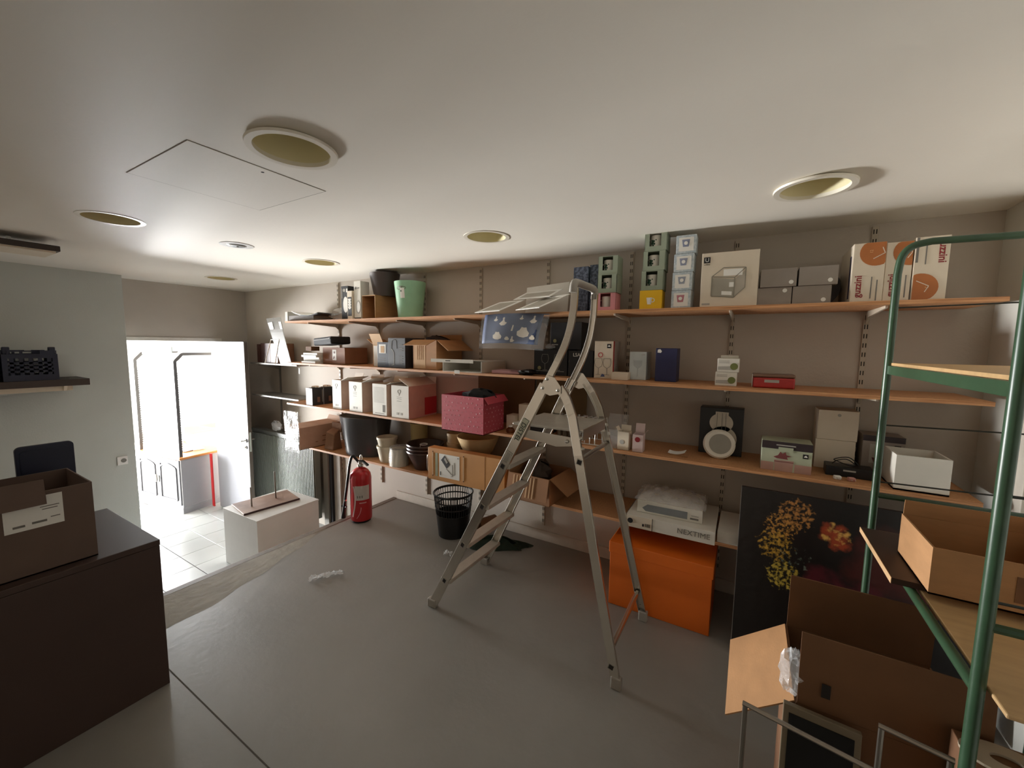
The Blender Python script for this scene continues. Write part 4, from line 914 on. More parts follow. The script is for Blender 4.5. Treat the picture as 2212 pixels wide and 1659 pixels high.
# flat white box with raised lid
t = T('flat_box', 'flat white box with its lid flap half open on the second shelf', 'box', (-2.085, 2.445, Z+0.0006), 3)
MB().box(0, 0.36, 0, 0.38, 0, 0.004).box(0, 0.004, 0.0, 0.38, 0.004, 0.085).box(0.356, 0.36, 0, 0.38, 0.004, 0.085).box(0.004, 0.356, 0.376, 0.38, 0.004, 0.085).box(0.004, 0.356, 0.12, 0.38, 0.081, 0.085).build('carton_body', WCARD, t)
MB(Matrix.Translation((0, 0.12, 0.083)) @ Matrix.Rotation(radians(-4), 4, 'X')).box(-0.05, 0.34, -0.20, 0.0, 0, 0.004).box(-0.05, 0.34, -0.204, -0.20, -0.022, 0.004).build('lid_flap', WCARD, t)
MB(Matrix.Translation((0, 0.12, 0.083)) @ Matrix.Rotation(radians(-4), 4, 'X')).box(0.09, 0.135, -0.2052, -0.2042, -0.012, -0.006).build('slot', SLOT, t)
fr(t, 'tongue', 0.115, 0.165, -0.012, 0.014, PAPER, y=-0.004); sd(t, 'kraft_side', 0.36, 0.01, 0.37, 0.004, 0.08, CREAM)
t = T('pink_packet', 'flat pink plastic packet lying beside the flat white box', 'packet', (-1.66, 2.50, Z+0.0006), 2)
MB().box(0, 0.235, 0, 0.16, 0, 0.026).build('packet_body', mat('pink_plastic', (206, 158, 162), 0.35, bump=0.3), t, bevel=0.006)
MB().box(0.17, 0.26, -0.01, 0.10, 0.0265, 0.031).build('packet_card', mat('mauve_card', (168, 128, 130), 0.5), t)
tag(crump(-1.37, 2.53, Z+0.022, 0.07, 0.05, 0.02, 5, 12, 6).build('black_pouch', BLKP, smooth=True), 'small black pouch between the pink packet and the glassware boxes', 'pouch')
def glass_print(t, x, z, s, m, y=-0.0002):
    fline(t, 'glass_print', [(x+a*s, z+c*s) for a, c in ((-0.017, 0.088), (-0.022, 0.066), (-0.017, 0.046), (0, 0.036), (0.017, 0.046), (0.022, 0.066), (0.017, 0.088), (-0.017, 0.088))], 0.0016, m, y=y)
    fline(t, 'glass_print', [(x, z+0.036*s), (x, z+0.003*s)], 0.0022, m, y=y); fline(t, 'glass_print', [(x-0.014*s, z+0.002*s), (x+0.014*s, z+0.002*s)], 0.002, m, y=y)
t = pbox('glassware_box', 'low black glassware box with goblet prints behind the ladder', 'box', -1.365, 2.62, Z, 0.262, 0.20, 0.185, BLK)
glass_print(t, 0.09, 0.035, 1.3, LGINK); glass_print(t, 0.19, 0.035, 1.3, LGINK); fdisc(t, 'ball_print', 0.045, 0.05, 0.014, mat('olive_print', (150, 142, 96), 0.6)); fr(t, 'print_line', 0.02, 0.24, 0.028, 0.031, LGINK)
t = pbox('glassware_box', 'black glassware box stacked on the low one behind the ladder', 'box', -1.245, 2.64, Z+0.1868, 0.235, 0.18, 0.19, BLK)
fdisc(t, 'ball_print', 0.035, 0.06, 0.013, MATS['olive_print']); fr(t, 'print_line', 0.012, 0.06, 0.03, 0.036, LGINK)
t = pbox('glassware_box', 'black glassware box with white letters, right of the goblet box', 'box', -1.093, 2.615, Z, 0.180, 0.20, 0.180, BLK)
text(t, 'lettering', 'LSA', (0.062, -0.0011, 0.150), 0.034, PAPER)
tag(crump(-1.24, 2.55, Z+0.20, 0.05, 0.02, 0.018, 8, 10, 6).build('plastic_scrap', FILM), 'plastic scrap on the low black glassware box', 'plastic film')
bpy.data.objects['plastic_scrap'].location = (0, 0.1, 0.006)
t = pbox('wine_glass_box', 'tall white wine glass box with two goblets and a red stripe', 'box', -0.899, 2.60, Z, 0.126, 0.15, 0.246, CREAM)
fring(t, 'round_print', 0.042, 0.155, 0.017, 0.005, mat('red_print', (190, 70, 76), 0.6)); fr(t, 'logo_square', 0.085, 0.112, 0.20, 0.228, INK); fpoly(t, 'logo_mark', [(0.09, 0.21), (0.107, 0.209), (0.105, 0.216), (0.099, 0.221), (0.093, 0.217)], PAPER, y=-0.0013)
glass_print(t, 0.030, 0.022, 1.25, GINK); glass_print(t, 0.088, 0.022, 1.25, GINK); fpoly(t, 'grape_print', [(0.045, 0.01), (0.075, 0.012), (0.07, 0.026), (0.055, 0.03)], mat('grape_blue', (84, 96, 140), 0.6))
sd(t, 'red_stripe', 0.126, 0.002, 0.025, 0, 0.246, mat('red_stripe', (176, 44, 44), 0.6)); sd(t, 'photo_side', 0.126, 0.026, 0.15, 0, 0.246, GCARD)
t = pbox('small_box', 'small low cream box in front of the wine glass box', 'box', -0.762, 2.54, Z, 0.104, 0.08, 0.048, CREAM, 2)
t = pbox('wine_glass_box', 'pale blue box with a faint wine glass print', 'box', -0.672, 2.63, Z, 0.106, 0.14, 0.180, mat('ice_blue_card', (204, 212, 212), 0.6))
fpoly(t, 'glass_print', [(0.025, 0.125), (0.081, 0.125), (0.078, 0.09), (0.053, 0.07), (0.028, 0.09)], mat('faint_print', (186, 194, 196), 0.6)); fr(t, 'glass_stem', 0.051, 0.055, 0.02, 0.07, MATS['faint_print']); text(t, 'lettering', 'LSA', (0.085, -0.0011, 0.162), 0.014, LGINK)
t = pbox('wine_glass_box', 'navy blue upright box with a white corner sticker', 'box', -0.505, 2.60, Z, 0.124, 0.12, 0.205, mat('navy_blue_card', (34, 36, 78), 0.5))
fpoly(t, 'sticker', [(0.010, 0.178), (0.030, 0.176), (0.036, 0.186), (0.026, 0.199), (0.012, 0.196)], PAPER)
for i, lab in enumerate(('lower white and grey box of a pair with a green bowl print', 'upper white and grey box of a pair with a green bowl print')):
    t = pbox('bowl_box', lab, 'box', -0.165+0.008*i, 2.545, Z+0.077*i, 0.108, 0.10, 0.076, WCARD, 0, 'bowl boxes')
    fpoly(t, 'shade_print', [(0.004, 0.012), (0.085, 0.012), (0.085, 0.034), (0.004, 0.030)], LGINK); fdisc(t, 'bowl_print', 0.083, 0.032, 0.019, mat('olive_green', (112, 120, 62), 0.5), y=-0.0013)
    for z in (0.050, 0.056, 0.062): fr(t, 'print_line', 0.008, 0.06, z, z+0.002, LGINK)
    if i: MB(Matrix.Translation((0, 0.1, 0.076)) @ Matrix.Rotation(radians(35), 4, 'X')).box(0.01, 0.1, -0.002, 0, 0, 0.02).build('open_flap', WCARD, t)
t = T('red_tin', 'red tin box with a silver lid edge on the second shelf', 'tin', (0.018, 2.54, Z+0.0006), 1)
MB().box(0, 0.192, 0, 0.12, 0, 0.056).build('tin_body', mat('red_tin_paint', (178, 42, 38), 0.35, var=0.1, scale=40), t, bevel=0.008)
MB().box(-0.001, 0.193, -0.001, 0.121, 0.0563, 0.075).build('lid', mat('tin_lid', (130, 100, 84), 0.3, metal=0.5), t, bevel=0.007); fr(t, 'white_label', 0.055, 0.122, 0.030, 0.045, LGINK)
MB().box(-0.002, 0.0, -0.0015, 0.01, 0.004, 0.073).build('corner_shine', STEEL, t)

# ================================================================ THIRD SHELF (z = 0.951)
Z = ZS[3]
for y, lab, front in ((2.475, 'front black bulb box with a white end on the third shelf', True), (2.606, 'rear black bulb box behind the one with a white end', False)):
    t = pbox('bulb_box', lab, 'box', -3.955, y, Z, 0.105, 0.125, 0.178, BLK, 0, 'black bulb boxes')
    fr(t, 'white_end', 0.0, 0.105, 0.0, 0.178, mat('blue_white_card', (222, 226, 234), 0.5)); sd(t, 'bulb_print', 0.105, 0.055, 0.085, 0.03, 0.085, mat('bulb_brown', (120, 84, 66), 0.6)); sd(t, 'edge_print', 0.105, 0.11, 0.12, 0.03, 0.16, GINK)
    tag(crump(-3.90, y+0.06, Z+0.188, 0.045, 0.05, 0.012, int(y*100), 10, 5).build('tissue', PAPER), 'crumpled white tissue on the %s black bulb box' % ('front' if front else 'rear'), 'tissue')
PKC = mat('pinkish_card', (196, 166, 148), 0.7)
for i, (x, y, w, lab, d) in enumerate(((-3.54, 2.49, 0.140, 'leftmost of the four white wine cartons, next to the bulb boxes', 0.25), (-3.272, 2.478, 0.187, 'second white wine carton from the left', 0.25),
                                       (-2.935, 2.47, 0.180, 'third white wine carton from the left, with a code square', 0.25), (-2.69, 2.468, 0.203, 'rightmost white wine carton, with a red square on its side', 0.36))):
    t = open_carton('wine_carton', lab, 'box', x, y, Z, w, d, 0.286, WCARD if i != 3 else WCARD, -2+i, flaps=(('r', (0.10, 0.14, 0.055, 0.13)[i], 72 if i < 3 else -62), ('b', 0.06, 20 if i < 3 else 4)), group='white wine cartons', th=0.004)
    sd(t, 'plain_side', w, 0.002, d-0.002, 0.002, 0.284, PKC)
    if i == 3: sd(t, 'red_square', w+0.001, 0.20, 0.36, 0.015, 0.17, mat('red_square', (176, 44, 52), 0.6))
    if i != 2:
        fring(t, 'emblem', w*0.45, 0.235, 0.018, 0.004, LGINK); fline(t, 'emblem_stem', [(w*0.45, 0.217), (w*0.45, 0.20)], 0.003, LGINK)
        for z in (0.185, 0.17, 0.15): fr(t, 'print_line', w*0.32, w*0.58, z, z+0.003, LGINK)
        fr(t, 'foot_print', w*0.3, w*0.42, 0.03, 0.05, LGINK); fr(t, 'foot_print', w*0.52, w*0.62, 0.03, 0.05, LGINK)
    else:
        for q in range(12): fr(t, 'print_line', 0.02, 0.15, 0.12+q*0.012, 0.123+q*0.012, LGINK)
        fr(t, 'bottom_rule', 0.03, 0.15, 0.02, 0.024, GINK)
        for a in range(4):
            fr(t, 'code_bar', 0.13+0.008*a, 0.135+0.008*a, 0.035, 0.10, GINK)
# red dotted box
t = open_carton('dotted_box', 'red gift box with white dots overhanging the third shelf', 'box', -1.995, 2.325, Z, 0.385, 0.275, 0.272, mat('red_dotted_card', (190, 74, 88), 0.55, var=0.06), 0, flaps=(('r', 0.06, 140),))
# the white dots: short snow-flake dabs on front and side
DOT = mat('dot_pink', (232, 178, 184), 0.6)
b = MB(); rnd = random.Random(4)
for i in range(9):
    for j in range(8):
        x = 0.025+i*0.042+(0.021 if j % 2 else 0)+rnd.uniform(-0.007, 0.007); z = 0.022+j*0.033+rnd.uniform(-0.006, 0.006); r = rnd.uniform(0.002, 0.0052)
        if x < 0.378: b.prism([(x+r*cos(k*pi/3), -0.0008, z+1.4*r*sin(k*pi/3)) for k in range(6)], (0, 0.0006, 0))
for i in range(6):
    for j in range(8):
        y = 0.025+i*0.044+(0.02 if j % 2 else 0); z = 0.022+j*0.033+rnd.uniform(-0.006, 0.006); r = rnd.uniform(0.002, 0.005)
        if y < 0.268: b.prism([(0.3852, y+r*cos(k*pi/3), z+1.4*r*sin(k*pi/3)) for k in range(6)], (0.0006, 0, 0))
o = b.build('dots', DOT, t); o['kind'] = 'stuff'
tag(crump(-1.74, 2.47, Z+0.265, 0.13, 0.10, 0.05, 17, 14, 8).build('black_cloth', mat('black_cloth', (24, 26, 28), 0.9), smooth=True), 'black cloth heaped inside the red dotted box', 'cloth')
t = T('cardboard_sheet', 'brown cardboard sheet leaning on the wall behind the red dotted box', 'cardboard', (-2.02, 2.838, Z+0.001)); MB().box(0, 0.55, 0, 0.006, 0, 0.40).build('sheet', KRAFTD, t)
t = T('cardboard_sheet', 'brown cardboard sheet leaning on the wall behind the ladder', 'cardboard', (-1.45, 2.838, Z+0.001)); MB().box(0, 0.42, 0, 0.006, 0, 0.40).build('sheet', mat('olive_card', (112, 88, 56), 0.8), t)
pbox('white_box', 'upright white box right of the red dotted box', 'box', -1.50, 2.64, Z, 0.10, 0.10, 0.20, CREAM)
pbox('white_box', 'shorter white box next to the upright white one', 'box', -1.585, 2.60, Z, 0.075, 0.10, 0.115, CREAM)
pbox('dark_box', 'dark brown box behind the ladder rail on the third shelf', 'box', -1.385, 2.62, Z, 0.16, 0.12, 0.115, BLK)
t = T('amber_jar', 'small round amber jar at the shelf edge beside the red dotted box', 'jar', (-1.50, 2.52, Z+0.0006))
MB().lathe([(0.0, 0), (0.026, 0), (0.032, 0.012), (0.03, 0.03), (0.016, 0.04), (0.016, 0.045), (0, 0.045)], 20).build('jar_body', mat('amber_glass', (96, 50, 22), 0.15), t, smooth=True)
MB().lathe([(0, 0.0455), (0.017, 0.0455), (0.017, 0.056), (0, 0.056)], 16).build('lid', PAPER, t, smooth=True)
g0 = None
for i in range(10):
    x = -1.15+0.042*(i % 5); y = 2.62+0.05*(i//5)
    lab = '%s small clear glass bottle in the %s row behind the ladder' % (('leftmost', 'second', 'middle', 'fourth', 'rightmost')[i % 5], 'front' if i < 5 else 'back')
    if g0 is None:
        g0 = T('glass_bottle', lab, 'bottle', (x, y, Z+0.0006), 0, 'small bottles behind the ladder')
        MB().lathe([(0, 0), (0.014, 0), (0.015, 0.01), (0.015, 0.11), (0.010, 0.13), (0.010, 0.145), (0, 0.145)], 14).build('bottle_body', mat('grey_glass', (120, 112, 98), 0.1, alpha=0.6), g0, smooth=True)
        MB().lathe([(0, 0.1452), (0.012, 0.1452), (0.012, 0.165), (0, 0.165)], 12).build('cap', STEEL, g0, smooth=True)
    else: dup(g0, (x, y, Z+0.0006), lab)
t = T('wire_rack', 'small white wire plate rack behind the ladder legs', 'rack', (-0.985, 2.50, Z+0.0006))
for i in range(5):
    x = 0.035*i
    MB().tube([(x, 0, 0.0035), (x+0.004, 0.004, 0.13), (x+0.035, 0.05, 0.17), (x+0.035, 0.14, 0.165), (x+0.03, 0.17, 0.12), (x+0.03, 0.17, 0.0035)], 0.003, 6).build('wire_loop', WHITEP, t, smooth=True)
MB().tube([(-0.01, 0, 0.0035), (0.18, 0, 0.0035)], 0.003, 6).tube([(-0.005, 0.17, 0.0035), (0.185, 0.17, 0.0035)], 0.003, 6).build('base_wire', WHITEP, t)
t = T('clear_box', 'clear acrylic box with open lid behind the ladder leg', 'box', (-0.80, 2.50, Z+0.0006))
b = MB()
b.box(0, 0.13, 0, 0.12, 0, 0.004).box(0, 0.004, 0, 0.12, 0.004, 0.12).box(0.126, 0.13, 0, 0.12, 0.004, 0.12).box(0.004, 0.126, 0, 0.004, 0.004, 0.12).box(0.004, 0.126, 0.116, 0.12, 0.004, 0.12).build('acrylic_body', CLEAR, t)
MB(Matrix.Translation((0, 0.12, 0.12)) @ Matrix.Rotation(radians(-35), 4, 'X')).box(0, 0.13, -0.003, 0, 0, 0.09).build('lid', CLEAR, t)
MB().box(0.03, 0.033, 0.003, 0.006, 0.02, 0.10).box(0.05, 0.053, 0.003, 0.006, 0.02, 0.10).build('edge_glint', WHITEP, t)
t = open_carton('small_carton', 'small opened white carton with a grey smudge print', 'box', -0.692, 2.49, Z, 0.07, 0.06, 0.115, CREAM, -3, flaps=(('b', 0.035, 5), ('l', 0.03, 30)), th=0.003); fdisc(t, 'smudge_print', 0.028, 0.05, 0.014, LGINK)
t = open_carton('small_carton', 'small pinkish carton with a red round dot', 'box', -0.597, 2.485, Z, 0.062, 0.07, 0.108, mat('pale_pink_card', (224, 200, 196), 0.6), 2, flaps=(('b', 0.06, 12), ('r', 0.03, 40)), th=0.003); fdisc(t, 'red_dot', 0.030, 0.078, 0.016, RINK)
t = T('paper_scrap', 'curled white and brown scrap lying on the third shelf', 'scrap', (-0.40, 2.56, Z+0.001), -12); MB().grid(lambda u, v: (u*0.10, v*0.03, 0.002+0.02*(2*u-0.6)**2*0.5+0.012*v), 8, 2).build('scrap', PAPER, t, solid=0.002); MB().box(0.02, 0.12, -0.02, 0.0, 0, 0.003).build('brown_piece', KRAFT, t)
t = pbox('lamp_box', 'black box with a white figure print, behind the round white plate', 'box', -0.245, 2.71, Z, 0.235, 0.10, 0.285, BLKP)
fdisc(t, 'disc_print', 0.118, 0.195, 0.058, mat('disc_white', (206, 196, 180), 0.5), sx=1.1); fr(t, 'disc_print', 0.085, 0.155, 0.20, 0.262, MATS['disc_white'], y=-0.001)
for x in (0.095, 0.122, 0.142): fline(t, 'slot_print', [(x, 0.15), (x, 0.255)], 0.002, GINK, y=-0.0024)
fdisc(t, 'disc_print', 0.13, 0.10, 0.075, MATS['disc_white'])
t = T('round_clock', 'round white dish with a grey centre leaning on the black box', 'clock', (-0.127, 2.608, Z+0.0006), 0)
M = Matrix.Translation((0, 0.0, 0.0855)) @ Matrix.Rotation(radians(-8), 4, 'X') @ Matrix.Rotation(radians(90), 4, 'X')
MB(M).lathe([(0.0, -0.03), (0.07, -0.03), (0.085, -0.012), (0.085, 0.0), (0.075, 0.008), (0.060, 0.006), (0.0, 0.004)], 40).build('clock_case', CERAM, t, smooth=True)
MB(M @ Matrix.Translation((0.006, 0.002, 0))).lathe([(0.0, 0.0045), (0.058, 0.0062), (0.058, 0.0085), (0.0, 0.0085)], 36).build('clock_face', mat('face_grey', (160, 156, 146), 0.5), t, smooth=True)
t = pbox('gift_set_box', 'pale green gift box with a dark band and red flower print', 'box', 0.083, 2.515, Z, 0.222, 0.14, 0.158, mat('pale_green_card', (186, 194, 168), 0.5))
DKB = mat('aubergine_card', (52, 40, 44), 0.5)
fr(t, 'dark_band', 0, 0.222, 0.118, 0.158, DKB); fr(t, 'handle_slot', 0.065, 0.15, 0.137, 0.143, LGINK, y=-0.0013); fr(t, 'band_tab', 0.075, 0.14, 0.105, 0.130, MATS['pale_green_card'], y=-0.0013)
fpoly(t, 'flower_print', [(0.055, 0.075), (0.075, 0.085), (0.085, 0.105), (0.095, 0.095), (0.108, 0.106), (0.112, 0.09), (0.135, 0.085), (0.115, 0.078), (0.12, 0.066), (0.07, 0.068)], mat('flower_red', (126, 64, 64), 0.6))
fpoly(t, 'pot_print', [(0.06, 0.06), (0.145, 0.06), (0.142, 0.0), (0.063, 0.0)], mat('pot_pink', (188, 150, 138), 0.6)); fline(t, 'pot_line', [(0.06, 0.052), (0.145, 0.052)], 0.003, MATS['flower_red'], y=-0.0016); fr(t, 'pink_strip', 0.0, 0.058, 0.0, 0.045, MATS['pot_pink']); fr(t, 'pink_strip', 0.15, 0.222, 0.0, 0.045, MATS['pot_pink'])
fr(t, 'logo_square', 0.182, 0.206, 0.082, 0.105, INK); fpoly(t, 'logo_mark', [(0.186, 0.09), (0.202, 0.089), (0.2, 0.095), (0.195, 0.1), (0.19, 0.096)], PAPER, y=-0.0013)
for i, lab in enumerate(('lower plain white cube box right of the gift box', 'upper plain white cube box with a small emblem, right of the gift box')):
    t = pbox('white_box', lab, 'box', 0.336+0.004*i, 2.72-0.004*i, Z+0.161*i, 0.172, 0.135, 0.160, CREAM, -1+2*i, 'stacked white cubes')
    if i: fdisc(t, 'emblem', 0.09, 0.135, 0.008, LGINK)
t = pbox('gift_set_box', 'grey gift box with dark bands, behind the green rack post', 'box', 0.535, 2.72, Z, 0.165, 0.13, 0.205, GCARD)
fr(t, 'dark_band', 0, 0.165, 0.175, 0.205, DKB); fr(t, 'bowl_print', 0.03, 0.06, 0.06, 0.16, LGINK); fpoly(t, 'bowl_print', [(0.04, 0.09), (0.13, 0.085), (0.12, 0.05), (0.055, 0.05)], mat('wine_print', (84, 34, 36), 0.5), y=-0.0014); fr(t, 'logo_square', 0.125, 0.15, 0.14, 0.162, INK); fr(t, 'dark_edge', 0.0, 0.165, 0.0, 0.02, DKB)
t = T('cable_box', 'low black device with a loose cable, in front of the white cubes', 'device', (0.372, 2.58, Z+0.0006), -2)
MB().box(0, 0.19, 0, 0.10, 0.0, 0.05).build('device_body', BLKP, t, bevel=0.003)
MB().tube(bez([(0.03, 0.05, 0.053), (0.05, 0.04, 0.075), (0.09, 0.06, 0.08), (0.12, 0.05, 0.06), (0.10, 0.03, 0.056), (0.06, 0.06, 0.062), (0.04, 0.08, 0.07), (0.10, 0.09, 0.085), (0.14, 0.07, 0.054)], 5), 0.0025, 6).build('cable', BLKP, t, smooth=True); fr(t, 'label', 0.07, 0.12, 0.030, 0.038, LGINK)
for x, m, lab in ((0.40, PAPER, 'white plug adapter lying at the shelf edge'), (0.455, mat('pink_plug', (206, 150, 138), 0.5), 'pink plug adapter lying at the shelf edge')):
    t = T('plug_adapter', lab, 'plug', (x, 2.505, Z+0.0006), 15); MB().box(0, 0.03, 0, 0.022, 0, 0.018).build('plug_body', m, t, bevel=0.004); MB().cyl((0.008, 0.0, 0.009), (0.008, -0.012, 0.009), 0.002).cyl((0.022, 0, 0.009), (0.022, -0.012, 0.009), 0.002).build('pin', STEEL, t)
open_carton('white_box', 'open white square box at the right end of the third shelf', 'box', 0.612, 2.478, Z, 0.185, 0.20, 0.165, WCARD, 0, th=0.008)

# ================================================================ LOWEST SHELF (z = 0.509)
Z = ZS[4]
t = open_carton('cardboard_box', 'pale cardboard box with a white plastic bag taped on, left end of the lowest shelf', 'box', -4.105, 2.335, Z, 0.235, 0.47, 0.225, mat('pale_pink_kraft', (190, 160, 138), 0.75), 0, flaps=(('b', 0.06, 30), ('r', 0.235, -88)))
fline(t, 'scribble', [(0.2, 0.0), (0.2, 0.0001)], 0.001, KRAFTD)
b = MB()
for z in (0.05, 0.075, 0.10, 0.125): b.box(0.2352, 0.2360, 0.25+0.05*((z*40) % 2), 0.43, z, z+0.008)
b.box(0.2352, 0.2360, 0.17, 0.20, 0.05, 0.056); b.build('side_print', KRAFTD, t)
MB().grid(lambda u, v: (-0.015+0.255*u, -0.008-0.004*sin(7*u+9*v), -0.03+0.42*v), 10, 14).build('plastic_bag', FILM, t, smooth=True)
fr(t, 'address_label', 0.0, 0.22, -0.02+0.03, 0.215, mat('address_white', (228, 228, 228), 0.5), y=-0.003)
for z in (0.05, 0.07, 0.10, 0.12, 0.15, 0.17, 0.19): fr(t, 'print_line', 0.02, 0.12+0.06*((z*100) % 3 == 0), z, z+0.005, LGINK, y=-0.0045)
fr(t, 'code_patch', 0.15, 0.20, 0.09, 0.12, GINK, y=-0.0045)
t = T('paper_bag', 'small crumpled brown paper bag beside the dark tub', 'bag', (-3.72, 2.50, Z+0.0006), 4)
MB().hexa([(0, 0, 0), (0.13, 0, 0), (0.13, 0.12, 0), (0, 0.12, 0)], [(0.01, 0.02, 0.18), (0.12, 0.03, 0.16), (0.115, 0.10, 0.20), (0.015, 0.10, 0.21)]).build('bag_body', mat('brown_paper', (150, 112, 84), 0.8, bump=0.5, bscale=30), t, bevel=0.008)
MB().hexa([(0.0, 0.10, 0.19), (0.13, 0.10, 0.17), (0.13, 0.11, 0.17), (0.0, 0.11, 0.19)], [(0.01, 0.10, 0.27), (0.14, 0.11, 0.26), (0.14, 0.12, 0.26), (0.01, 0.12, 0.27)]).build('bag_top', MATS['brown_paper'], t)
t = T('oval_tub', 'large dark grey oval plastic tub on the lowest shelf', 'tub', (-3.23, 2.63, Z+0.0006), 14)
TUBM = mat('dark_grey_plastic', (70, 70, 72), 0.25, var=0.03)
MB().lathe([(0.001, 0), (0.19, 0), (0.215, 0.18), (0.245, 0.375), (0.250, 0.38), (0.240, 0.384), (0.236, 0.375), (0.206, 0.18), (0.182, 0.01), (0.001, 0.01)], 56, sx=1.12, sy=0.74).build('tub_body', TUBM, t, smooth=True)
CRM = mat('cream_clay', (206, 194, 170), 0.6, var=0.04)
def pot(name, label, x, y, z, r0, r1, h, m, cat='pot', group=None, rim=0.004):
    t = T(name, label, cat, (x, y, z+0.0006), 0, group)
    MB().lathe([(0.001, 0), (r0, 0), (r1, h-0.02), (r1+rim, h-0.02), (r1+rim, h), (r1-0.006, h), (r0-0.006, 0.008), (0.001, 0.008)], 32).build('pot_body', m, t, smooth=True)
    return t
pot('clay_pot', 'lower cream pot of the nested pair right of the dark tub', -2.855, 2.56, Z, 0.066, 0.092, 0.15, CRM, group='nested cream pots')
pot('clay_pot', 'upper cream pot of the nested pair right of the dark tub', -2.855, 2.56, Z+0.082, 0.064, 0.090, 0.15, CRM, group='nested cream pots')
t = pot('clay_pot', 'cream pot in shiny clear wrap, front of the lowest shelf', -2.672, 2.53, Z, 0.080, 0.072, 0.15, CRM)
MB().lathe([(0.086, 0.001), (0.089, 0.03), (0.084, 0.12), (0.080, 0.155), (0.084, 0.168)], 20).build('wrap', FILM, t)
BRN = mat('dark_brown_glaze', (62, 44, 40), 0.3, var=0.05)
for i, lab in enumerate(('lowest dark brown bowl of the nested stack', 'middle dark brown bowl of the nested stack', 'top dark brown bowl of the nested stack')):
    t = T('brown_bowl', lab, 'bowl', (-2.42, 2.60, Z+0.0006+i*0.030), 0, 'nested brown bowls')
    MB().lathe([(0.001, 0), (0.095, 0), (0.115, 0.05), (0.155, 0.14), (0.165, 0.155), (0.163, 0.165), (0.155, 0.162), (0.147, 0.145), (0.107, 0.055), (0.088, 0.01), (0.001, 0.01)], 44).build('bowl_body', BRN, t, smooth=True)
t = T('white_ring', 'small white ring lying in the top brown bowl', 'ring', (-2.42, 2.58, Z+0.195), 0)
MB().tube([(0.032*cos(2*pi*i/24), 0.032*sin(2*pi*i/24), 0.02) for i in range(24)], 0.0035, 6, closed=True).tube([(-0.03, -0.01, 0.02), (-0.035, -0.015, -0.06)], 0.003, 6).build('ring', PAPER, t, smooth=True)
YPOT = mat('straw_clay', (190, 172, 120), 0.6)
pot('clay_pot', 'tall straw coloured pot at the back behind the brown bowls', -2.64, 2.755, Z, 0.07, 0.08, 0.355, YPOT)
for i in range(3): pot('cream_cup', ['lowest', 'middle', 'top'][i]+' cream cup of the stack behind the labelled wooden box', -2.19, 2.73, Z+0.085*i+0.0, 0.06, 0.070, 0.15, CREAM if False else mat('ivory_glaze', (216, 190, 150), 0.4), 'cup', 'cream cup stack')
BAS = mat('ivory_basket', (206, 178, 132), 0.5, var=0.1, scale=30, stretch=(1, 1, 6))
t = T('ivory_bowl', 'wide ivory flared bowl behind the labelled wooden box', 'bowl', (-1.90, 2.67, Z+0.0006))
MB().lathe([(0.001, 0), (0.10, 0), (0.10, 0.18), (0.105, 0.20), (0.125, 0.22), (0.165, 0.31), (0.176, 0.34), (0.168, 0.342), (0.118, 0.23), (0.09, 0.19), (0.001, 0.18)], 40).build('bowl_body', BAS, t, smooth=True)
tag(crump(-2.052, 2.66, Z+0.12, 0.035, 0.05, 0.11, 12, 12, 8).build('dark_pouch', BLK, smooth=True), 'dark crumpled pouch between the cream cups and the ivory bowl', 'pouch')
# labelled wooden panel box
t = T('flat_pack_box', 'flat tan box with a white picture label and slots, front of the lowest shelf', 'box', (-2.20, 2.395, Z+0.0006), 1.5)
TAN = mat('tan_board', (206, 148, 86), 0.6, var=0.06, scale=6)
MB().box(0, 0.72, 0, 0.075, 0, 0.262).build('carton_body', TAN, t, bevel=0.003)
fr(t, 'white_label', 0.115, 0.315, 0.035, 0.225, PAPER); fr(t, 'green_strip', 0.075, 0.100, 0.035, 0.225, mat('strip_green', (160, 164, 136), 0.6))
fpoly(t, 'product_picture', [(0.135, 0.175), (0.170, 0.215), (0.225, 0.150), (0.190, 0.112)], DGREY, y=-0.0013); fpoly(t, 'product_picture', [(0.165, 0.185), (0.178, 0.20), (0.205, 0.165), (0.19, 0.152)], LGINK, y=-0.0028)
fline(t, 'line_drawing', [(0.185, 0.11), (0.25, 0.062), (0.235, 0.055)], 0.003, GINK, y=-0.0013); fline(t, 'line_drawing', [(0.245, 0.15), (0.248, 0.07), (0.268, 0.072), (0.265, 0.17)], 0.003, GINK, y=-0.0013)
fr(t, 'print_line', 0.295, 0.305, 0.205, 0.212, GINK, y=-0.0013); fr(t, 'print_line', 0.125, 0.130, 0.05, 0.08, INK, y=-0.0013)
for x in (0.042, 0.345):
    fr(t, 'slot', x, x+0.014, 0.04, 0.225, KRAFTL, y=0.0, th=0.003); fdisc(t, 'slot_dot', x+0.007, 0.232, 0.004, SLOT); fdisc(t, 'slot_dot', x+0.007, 0.035, 0.004, SLOT)
fr(t, 'seam', 0.545, 0.548, 0.0, 0.262, KRAFT)
MB().tube(bez([(-0.006, 0.03, 0.05), (-0.03, 0.03, 0.06), (-0.034, 0.03, 0.12), (-0.03, 0.03, 0.18), (-0.006, 0.03, 0.19)], 4), 0.004, 8).build('handle', CHROME, t, smooth=True)
